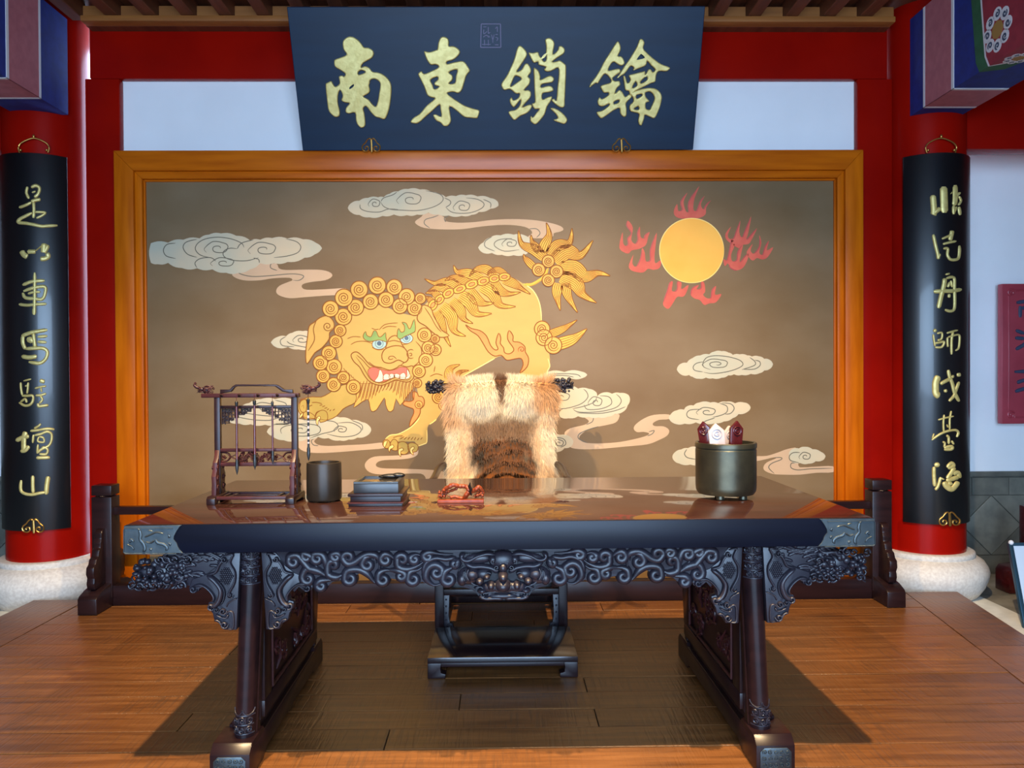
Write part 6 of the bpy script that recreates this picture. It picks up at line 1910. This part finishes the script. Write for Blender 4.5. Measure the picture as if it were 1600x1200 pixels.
# base frame with lattice bars
rail(xl_, xr_, TZ + 0.016, TZ + 0.028, -0.066, -0.050, 'base_rail', M_ruby)
rail(xl_, xr_, TZ + 0.016, TZ + 0.028, 0.050, 0.066, 'base_rail', M_ruby)
for k in range(4):
    xk = xl_ + (xr_ - xl_) * (0.10, 0.20, 0.80, 0.90)[k]
    q = MB(); q.box(xk - 0.005, xk + 0.005, bsY - 0.05, bsY + 0.05, TZ + 0.018, TZ + 0.026)
    q.build('base_bar', M_dark, stand, bevel=0.001)
rail(xl_ + (xr_ - xl_) * 0.2, xl_ + (xr_ - xl_) * 0.8, TZ + 0.019, TZ + 0.026, -0.006, 0.006, 'base_bar', M_dark)
# crossbars
x_a, x_b = at(316, 617, bsY).x, at(468, 617, bsY).x
rail(x_a, x_b, at(400, 621, bsY).z, at(400, 614.5, bsY).z, -0.014, 0.014, 'top_rail', M_ruby)
rail(xl_, xr_, at(400, 638, bsY).z, at(400, 633.5, bsY).z, -0.007, 0.007, 'cross_rail', M_dark)
rail(xl_, xr_, at(400, 705.5, bsY).z, at(400, 700.5, bsY).z, -0.008, 0.008, 'cross_rail', M_ruby)
rail(xl_, xr_, at(400, 728, bsY).z, at(400, 722, bsY).z, -0.008, 0.008, 'cross_rail', M_ruby)
q = MB()
hump = [(345, 615), (362, 612), (368, 604.5), (371, 603.5), (430, 603.5), (434, 606), (442, 612), (458, 615), (458, 608.5), (445, 608.5), (437, 603), (432, 600.5), (369, 600.5), (364, 604), (360, 608.5), (345, 608.5)]
q.prism(hump, L0, -0.009, 0.009)
q.build('crest_bar', M_dark, stand, bevel=0.0015)
for sx_, nm in ((-1, 0), (1, 1)):
    q = MB()
    hp = at(322, 609, bsY) if sx_ < 0 else at(482, 608, bsY)
    Mh = Matrix.Translation(hp) @ Matrix.Rotation(R(180) if sx_ < 0 else 0, 4, 'Z') @ Matrix.Rotation(R(-10), 4, 'Y')
    lump_head(q, Mh, 0.030, 80 + nm)
    q.tube(smooth([Mh @ Vector((0.028, 0, 0.002)), Mh @ Vector((0.038, 0, 0.004)), Mh @ Vector((0.046, 0, 0.012)), Mh @ Vector((0.041, 0, 0.019))], 4), [0.006] * 8 + [0.0045] * 5, 6)
    q.build('dragon_head', M_ruby, stand, angle=70)
# peg row under the top rail
pegs = []
for px in (349, 377, 406, 436, 466):
    q = MB(); p = at(px, 617.5, bsY)
    q.tube([(p.x, bsY - 0.012, p.z), (p.x, bsY - 0.026, p.z - 0.002), (p.x, bsY - 0.03, p.z + 0.003)], [0.004, 0.004, 0.005], 7)
    q.build('peg', M_dark, stand)
# stepped fretwork corner pieces
for sg, px0 in ((1, 345), (-1, 457)):
    q = MB()
    rr = random.Random(31)
    cell = 5.0
    for i in range(9):
        for j in range(5):
            if i / 9 + j / 5 > 1.0:
                continue
            ax = px0 + sg * (2 + i * cell)
            ay = 638 + j * cell
            q.stroke([(ax, ay), (ax + sg * cell, ay)], 1.4, L0, 0.004, n=4, sm=False, taper=(1, 1), back=-0.004)
            q.stroke([(ax, ay), (ax, ay + cell)], 1.4, L0, 0.004, n=4, sm=False, taper=(1, 1), back=-0.004)
            if rr.random() < 0.75:
                q.stroke(spiral(ax + sg * cell * 0.5, ay + cell * 0.5, 1.9, turns=1.2, a0=rr.uniform(0, 6)), 1.3, L0, 0.004, n=4, sm=False, back=-0.004)
    q.stroke([(px0 + sg * 47, 638), (px0 + sg * 47, 643), (px0 + sg * 36, 643), (px0 + sg * 36, 648), (px0 + sg * 24, 648), (px0 + sg * 24, 653), (px0 + sg * 13, 653), (px0 + sg * 13, 661), (px0 + sg * 2, 661)], 1.6, L0, 0.005, n=4, sm=False, taper=(1, 1), back=-0.005)
    fw = q.build('fretwork', M_dark, stand)
    fw['kind'] = 'stuff'
# carved strip between the two lower rails
q = MB()
rr = random.Random(17)
for k in range(26):
    x = 372 + 62 * rr.random()
    y = 714 + rr.uniform(-6, 6)
    q.stroke(spiral(x, y, rr.uniform(2.5, 4.2), turns=1.5, a0=rr.uniform(0, 6), d=rr.choice((-1, 1))), 2.0, L0, 0.005, n=5, back=-0.005)
for k in range(10):
    x = 374 + 6 * k
    q.stroke([(x - 4, 714 + 6 * (-1) ** k), (x, 714), (x + 4, 714 - 6 * (-1) ** k)], 2.4, L0, 0.005, n=5, back=-0.005)
for sg, x0 in ((1, 345), (-1, 457)):
    for r_ in (0, 1):
        q.stroke([(x0, 707 + 14 * r_), (x0 + sg * 10, 708 + 12 * r_), (x0 + sg * 15, 714)], 2.6, L0, 0.005, n=5, back=-0.005)
    q.stroke(spiral(x0 + sg * 5, 714, 3.5, turns=1.3), 2.0, L0, 0.005, n=5, back=-0.005)
    q.stroke([(x0 + sg * 15, 714), (x0 + sg * 27, 709)], 1.6, L0, 0.004, n=4, back=-0.004)
    q.stroke([(x0 + sg * 15, 714), (x0 + sg * 27, 719)], 1.6, L0, 0.004, n=4, back=-0.004)
cs = q.build('carved_strip', M_ruby, stand)
cs['kind'] = 'stuff'

# ---- brushes hanging from the rack
def brush(px, ytop, ybot, rad, label, yoff=-0.03, pattern=False):
    Yb = bsY + yoff
    a, b_ = at(px, ytop, Yb), at(px, ybot, Yb)
    H = a.z - b_.z
    t = thing('writing_brush', (a.x, Yb, b_.z), label, 'brush', 'brushes hanging from the rack')
    tipz = b_.z
    hair = 0.040 if H > 0.25 else 0.034
    zt_ = a.z
    MB().tube([(a.x, Yb, zt_ - 0.004), (a.x, Yb, zt_ + 0.020)], 0.0009, 6).build('hanging_cord', M_token, t)
    MB().lathe([(0.0012, zt_), (rad * 1.5, zt_ - 0.006), (rad * 1.3, zt_ - 0.016), (rad * 0.9, zt_ - 0.022)], (a.x, Yb, 0), 12).build('end_cap', M_blackstone, t)
    MB().lathe([(rad * 0.95, zt_ - 0.022), (rad, (zt_ + tipz) / 2), (rad, tipz + hair + 0.016)], (a.x, Yb, 0), 12).build('handle', M_token if not pattern else M_blackstone, t)
    if pattern:
        q = MB()
        for k in range(7):
            z = zt_ - 0.045 - k * 0.020
            q.lathe([(rad * 1.06, z), (rad * 1.06, z - 0.006 - 0.004 * (k % 2))], (a.x, Yb, 0), 12)
        q.build('inlay_bands', M_silver, t)['kind'] = 'stuff'
    MB().lathe([(rad * 1.05, tipz + hair + 0.018), (rad * 1.5, tipz + hair + 0.012), (rad * 1.55, tipz + hair)], (a.x, Yb, 0), 12).build('ferrule', M_blackstone, t)
    MB().lathe([(rad * 1.45, tipz + hair), (rad * 1.6, tipz + hair * 0.7), (rad * 1.0, tipz + hair * 0.3), (0.0006, tipz)], (a.x, Yb, 0), 12).build('bristles', M_ink, t)
brush(369.5, 626, 742, 0.0042, 'leftmost brush hanging in the rack, its tip lowest of the three')
brush(397.5, 624, 734, 0.0045, 'middle brush of the three hanging inside the rack')
brush(425.5, 626, 726, 0.0036, 'thin brush hanging under the right half of the rack')
brush(481.5, 622, 720, 0.0042, 'patterned brush hanging outside the rack from its right dragon head', -0.002, True)

# ---- dark brush pot
bp_ = desk_pt(506, 783)
bY = 2.905
cx_ = at(506.5, 750, bY).x
rp = (at(533.5, 750, bY).x - at(479.5, 750, bY).x) / 2
hz_ = at(506, 722, bY).z - TZ
t = thing('brush_pot', (cx_, bY, TZ), 'dark brown empty cylindrical brush pot between the rack and the inkstone', 'pot')
MB().lathe([(rp * 0.96, 0.006), (rp, 0.012), (rp, hz_ * 0.5), (rp * 0.985, hz_ - 0.004), (rp * 0.96, hz_), (rp * 0.88, hz_), (rp * 0.86, hz_ - 0.006), (rp * 0.86, 0.014), (0.001, 0.014)], (cx_, bY, TZ), 48, cap=False).build('body', M_potdark, t, recalc=True)
q = MB(); q.lathe([(rp * 0.95, 0.0062), (0.001, 0.0062)], (cx_, bY, TZ), 40, cap=False)
q.build('underside', M_potdark, t)
for k in range(4):
    a = R(-60 + 90 * k)
    q = MB(); q.ball((cx_ + rp * 0.78 * math.cos(a), bY + rp * 0.78 * math.sin(a), TZ + 0.004), (0.012, 0.009, 0.0045))
    q.build('foot', M_potdark, t)

# ---- inkstone on a two-tier tray
iY = 2.76
ix0, ix1 = at(546, 790, iY).x, at(627, 790, iY).x
icx = (ix0 + ix1) / 2
t = thing('inkstone', (icx, iY + 0.06, TZ), 'square black inkstone with a shallow well on a two-tier wooden tray', 'inkstone')
dep = 0.20
rotz = Matrix.Rotation(R(-4), 3, 'Z')
def tbox(x0, x1, ya, yb, za, zb_, name, mt, par, bev=0.002):
    q = MB(); q.box(x0, x1, ya, yb, za, zb_)
    return q.build(name, mt, par, bevel=bev)
w_ = (ix1 - ix0) / 2
tbox(icx - w_ - 0.004, icx + w_ + 0.004, iY, iY + dep, TZ, TZ + 0.010, 'tray_base', M_dark, t)
tbox(icx - w_ - 0.008, icx + w_ + 0.008, iY - 0.004, iY + dep + 0.004, TZ + 0.010, TZ + 0.015, 'tray_edge', M_ruby, t)
tbox(icx - w_ + 0.002, icx + w_ - 0.002, iY + 0.004, iY + dep - 0.004, TZ + 0.015, TZ + 0.036, 'tray_body', M_dark, t)
tbox(icx - w_ - 0.006, icx + w_ + 0.006, iY - 0.002, iY + dep + 0.002, TZ + 0.036, TZ + 0.046, 'tray_lip', M_dark, t)
sw = w_ - 0.012
z0, z1 = TZ + 0.046, TZ + 0.088
sya, syb = iY + 0.014, iY + dep - 0.014
st_ = tbox(icx - sw, icx + sw, sya, syb, z0, z1 - 0.008, 'stone', M_ink, t)
q = MB()
g = 0.014
q.box(icx - sw, icx + sw, sya, sya + g, z1 - 0.008, z1)
q.box(icx - sw, icx + sw, syb - g, syb, z1 - 0.008, z1)
q.box(icx - sw, icx - sw + g, sya + g, syb - g, z1 - 0.008, z1)
q.box(icx + sw - g, icx + sw, sya + g, syb - g, z1 - 0.008, z1)
q.build('rim', M_ink, st_, bevel=0.001, seg=1)
M_well = mat('ink_well_face', srgb(46, 42, 38), 0.12, ior=2.0)
tbox(icx - sw + g, icx + sw - g, sya + g, syb - g, z1 - 0.0085, z1 - 0.0065, 'grinding_face', M_well, st_, 0.0)
q = MB()
q.ball((icx + sw * 0.45, syb - 0.030, z1 + 0.002), (0.042, 0.016, 0.009), 14, 8)
q.ball((icx + sw * 0.78, syb - 0.034, z1 + 0.005), (0.026, 0.014, 0.010), 12, 8)
q.ball((icx + sw * 0.15, syb - 0.030, z1 + 0.0), (0.026, 0.010, 0.006), 10, 6)
q.build('carved_ornament', M_blackstone, st_)

# ---- copper red dragon brush rest
rY = 2.84
q0 = at(720, 783, rY)
t = thing('brush_rest', (q0.x, rY, TZ), 'small copper red openwork dragon brush rest at the front of the desk', 'brush rest')
rxl, rxr = at(684, 780, rY).x, at(756, 780, rY).x
tbox(rxl, rxr, rY - 0.025, rY + 0.03, TZ, TZ + 0.013, 'plinth', M_copper, t, 0.002)
Z7c = lambda P: Z(670, 735, 13.33, P)
def rest_path(P, r0, r1, dy=0.0):
    pts = [at(x, y, rY) for x, y in Z7c(P)]
    pts = [(p.x, rY + dy + 0.006 * math.sin(i * 1.3), max(p.z, TZ + 0.012)) for i, p in enumerate(pts)]
    sp = smooth(pts, 5)
    n = len(sp)
    return sp, [r0 + (r1 - r0) * i / (n - 1) + 0.0008 * math.sin(i * 1.7) for i in range(n)]
q = MB()
for P, a, b_, dy in (([(220,560),(215,470),(225,430)], 0.006, 0.003, 0), ([(230,550),(300,500),(330,400),(430,340),(520,300),(620,330),(720,335),(790,350),(830,420),(780,500),(740,570)], 0.008, 0.008, 0), ([(300,560),(360,480),(440,440),(560,390),(590,350)], 0.006, 0.005, 0.01), ([(450,560),(540,540),(620,560),(720,575)], 0.006, 0.006, -0.01), ([(760,560),(830,480),(900,440),(980,390),(1040,340),(1090,400),(1120,470),(1100,540)], 0.008, 0.007, 0), ([(960,560),(1020,500),(1070,470),(1040,420),(990,420)], 0.006, 0.004, 0.01), ([(330,400),(290,420),(270,490)], 0.005, 0.003, -0.012), ([(470,320),(440,300),(480,290),(560,290)], 0.005, 0.003, 0.0)):
    sp, rd = rest_path(P, a, b_, dy)
    q.tube(sp, rd, 8)
rr = random.Random(2)
for k in range(26):
    P = Z7c([(rr.choice((rr.uniform(220, 420), rr.uniform(920, 1120))), rr.uniform(430, 560))])[0]
    p = at(P[0], P[1], rY)
    q.ball((p.x, rY + rr.uniform(-0.014, 0.014), p.z), rr.uniform(0.003, 0.0055), 7, 5)
q.build('dragon', M_copper, t, angle=70)
q = MB()
p = [at(x, y, rY - 0.012) for x, y in Z7c([(862, 250), (845, 330), (880, 400), (860, 450), (890, 520)])]
q.tube([(v.x, rY - 0.012, v.z) for v in p], [0.001, 0.006, 0.006, 0.004, 0.003], 4)
q.build('crest', M_blackstone, t)

# ---- bronze pot with command tokens
pY = 2.92
pcx = at(1134, 740, pY).x
pr = (at(1181, 740, pY).x - at(1087.5, 740, pY).x) / 2
pz1 = at(1134, 695, pY - pr).z - TZ
pt_ = thing('token_pot', (pcx, pY, TZ), 'large dark bronze cylindrical pot holding arrow shaped tokens on the right of the desk', 'pot')
b0 = 0.016
prof = [(pr * 0.05, b0), (pr * 0.90, b0), (pr * 0.965, b0 + 0.012), (pr * 0.985, b0 + 0.03), (pr * 0.985, pz1 - 0.026), (pr * 0.97, pz1 - 0.024), (pr * 0.97, pz1 - 0.020), (pr, pz1 - 0.018), (pr * 1.0, pz1 - 0.003), (pr * 0.985, pz1), (pr * 0.90, pz1), (pr * 0.89, pz1 - 0.01), (pr * 0.89, b0 + 0.012), (pr * 0.05, b0 + 0.012)]
MB().lathe(prof, (pcx, pY, TZ), 56, cap=False).build('body', M_bronze, pt_, angle=30)
for a in (-60, -120, 90):
    q = MB(); q.lathe([(0.013, 0), (0.016, 0.004), (0.014, 0.02)], (pcx + pr * 0.74 * math.cos(R(a)), pY + pr * 0.74 * math.sin(R(a)), TZ), 12)
    q.build('foot', M_bronze, pt_)
def token(px0, px1, ytip, yshould, mt, label, dy, lean, turn=0.0):
    Yt = pY + dy
    a, b_, tip = at(px0, yshould, Yt), at(px1, yshould, Yt), at((px0 + px1) / 2, ytip, Yt)
    zb_ = TZ + b0 + 0.014
    w = (b_.x - a.x) / math.cos(turn)
    cx = (a.x + b_.x) / 2
    t = thing('command_token', (cx, Yt, zb_), label, 'token', 'command tokens in the bronze pot')
    H, hs_ = tip.z - zb_, a.z - zb_
    fm_ = lambda x, z, h: Vector((x, -h, z))
    bx_ = cx + (pcx - cx) * 0.42
    lean = math.atan2(cx - bx_, hs_)
    M4 = Matrix.Translation((bx_, Yt, zb_)) @ Matrix.Rotation(lean, 4, 'Y') @ Matrix.Rotation(turn, 4, 'Z')
    q = MB(); q.prism([(-w / 2 * 0.8, 0), (w / 2 * 0.8, 0), (w / 2, hs_), (0, H), (-w / 2, hs_)], fm_, -0.007, 0.007)
    q.xform(M4).build('blade', mt, t, bevel=0.0015)
    q = MB()
    ez = hs_ - w * 0.18
    q.stroke(ellipse(0, ez, w * 0.30, w * 0.30, 20) + [ellipse(0, ez, w * 0.30, w * 0.30, 20)[0]], 0.004, fm_, 0.003, base=0.007, sm=False, taper=(1, 1))
    q.stroke([(w * 0.14, ez + w * 0.1), (0, ez + w * 0.16), (-w * 0.15, ez), (0, ez - w * 0.13), (w * 0.13, ez - w * 0.02), (0, ez + w * 0.02)], 0.0045, fm_, 0.003, base=0.007)
    q.xform(M4).build('emblem', mt, t)
token(1091, 1108, 657, 668, M_token, 'dark red arrow shaped token standing leftmost in the bronze pot', 0.012, R(-3), R(-30))
token(1106, 1131, 660.5, 673, M_silver, 'pale token with a round emblem standing in the middle of the bronze pot', -0.040, R(-2), 0.0)
token(1130, 1148, 665, 676, M_silver, 'second pale token, half hidden behind the right hand dark token', 0.015, R(2), R(20))
token(1140, 1161, 657, 669, M_token, 'dark red arrow shaped token standing rightmost in the bronze pot', -0.03, R(2), R(15))
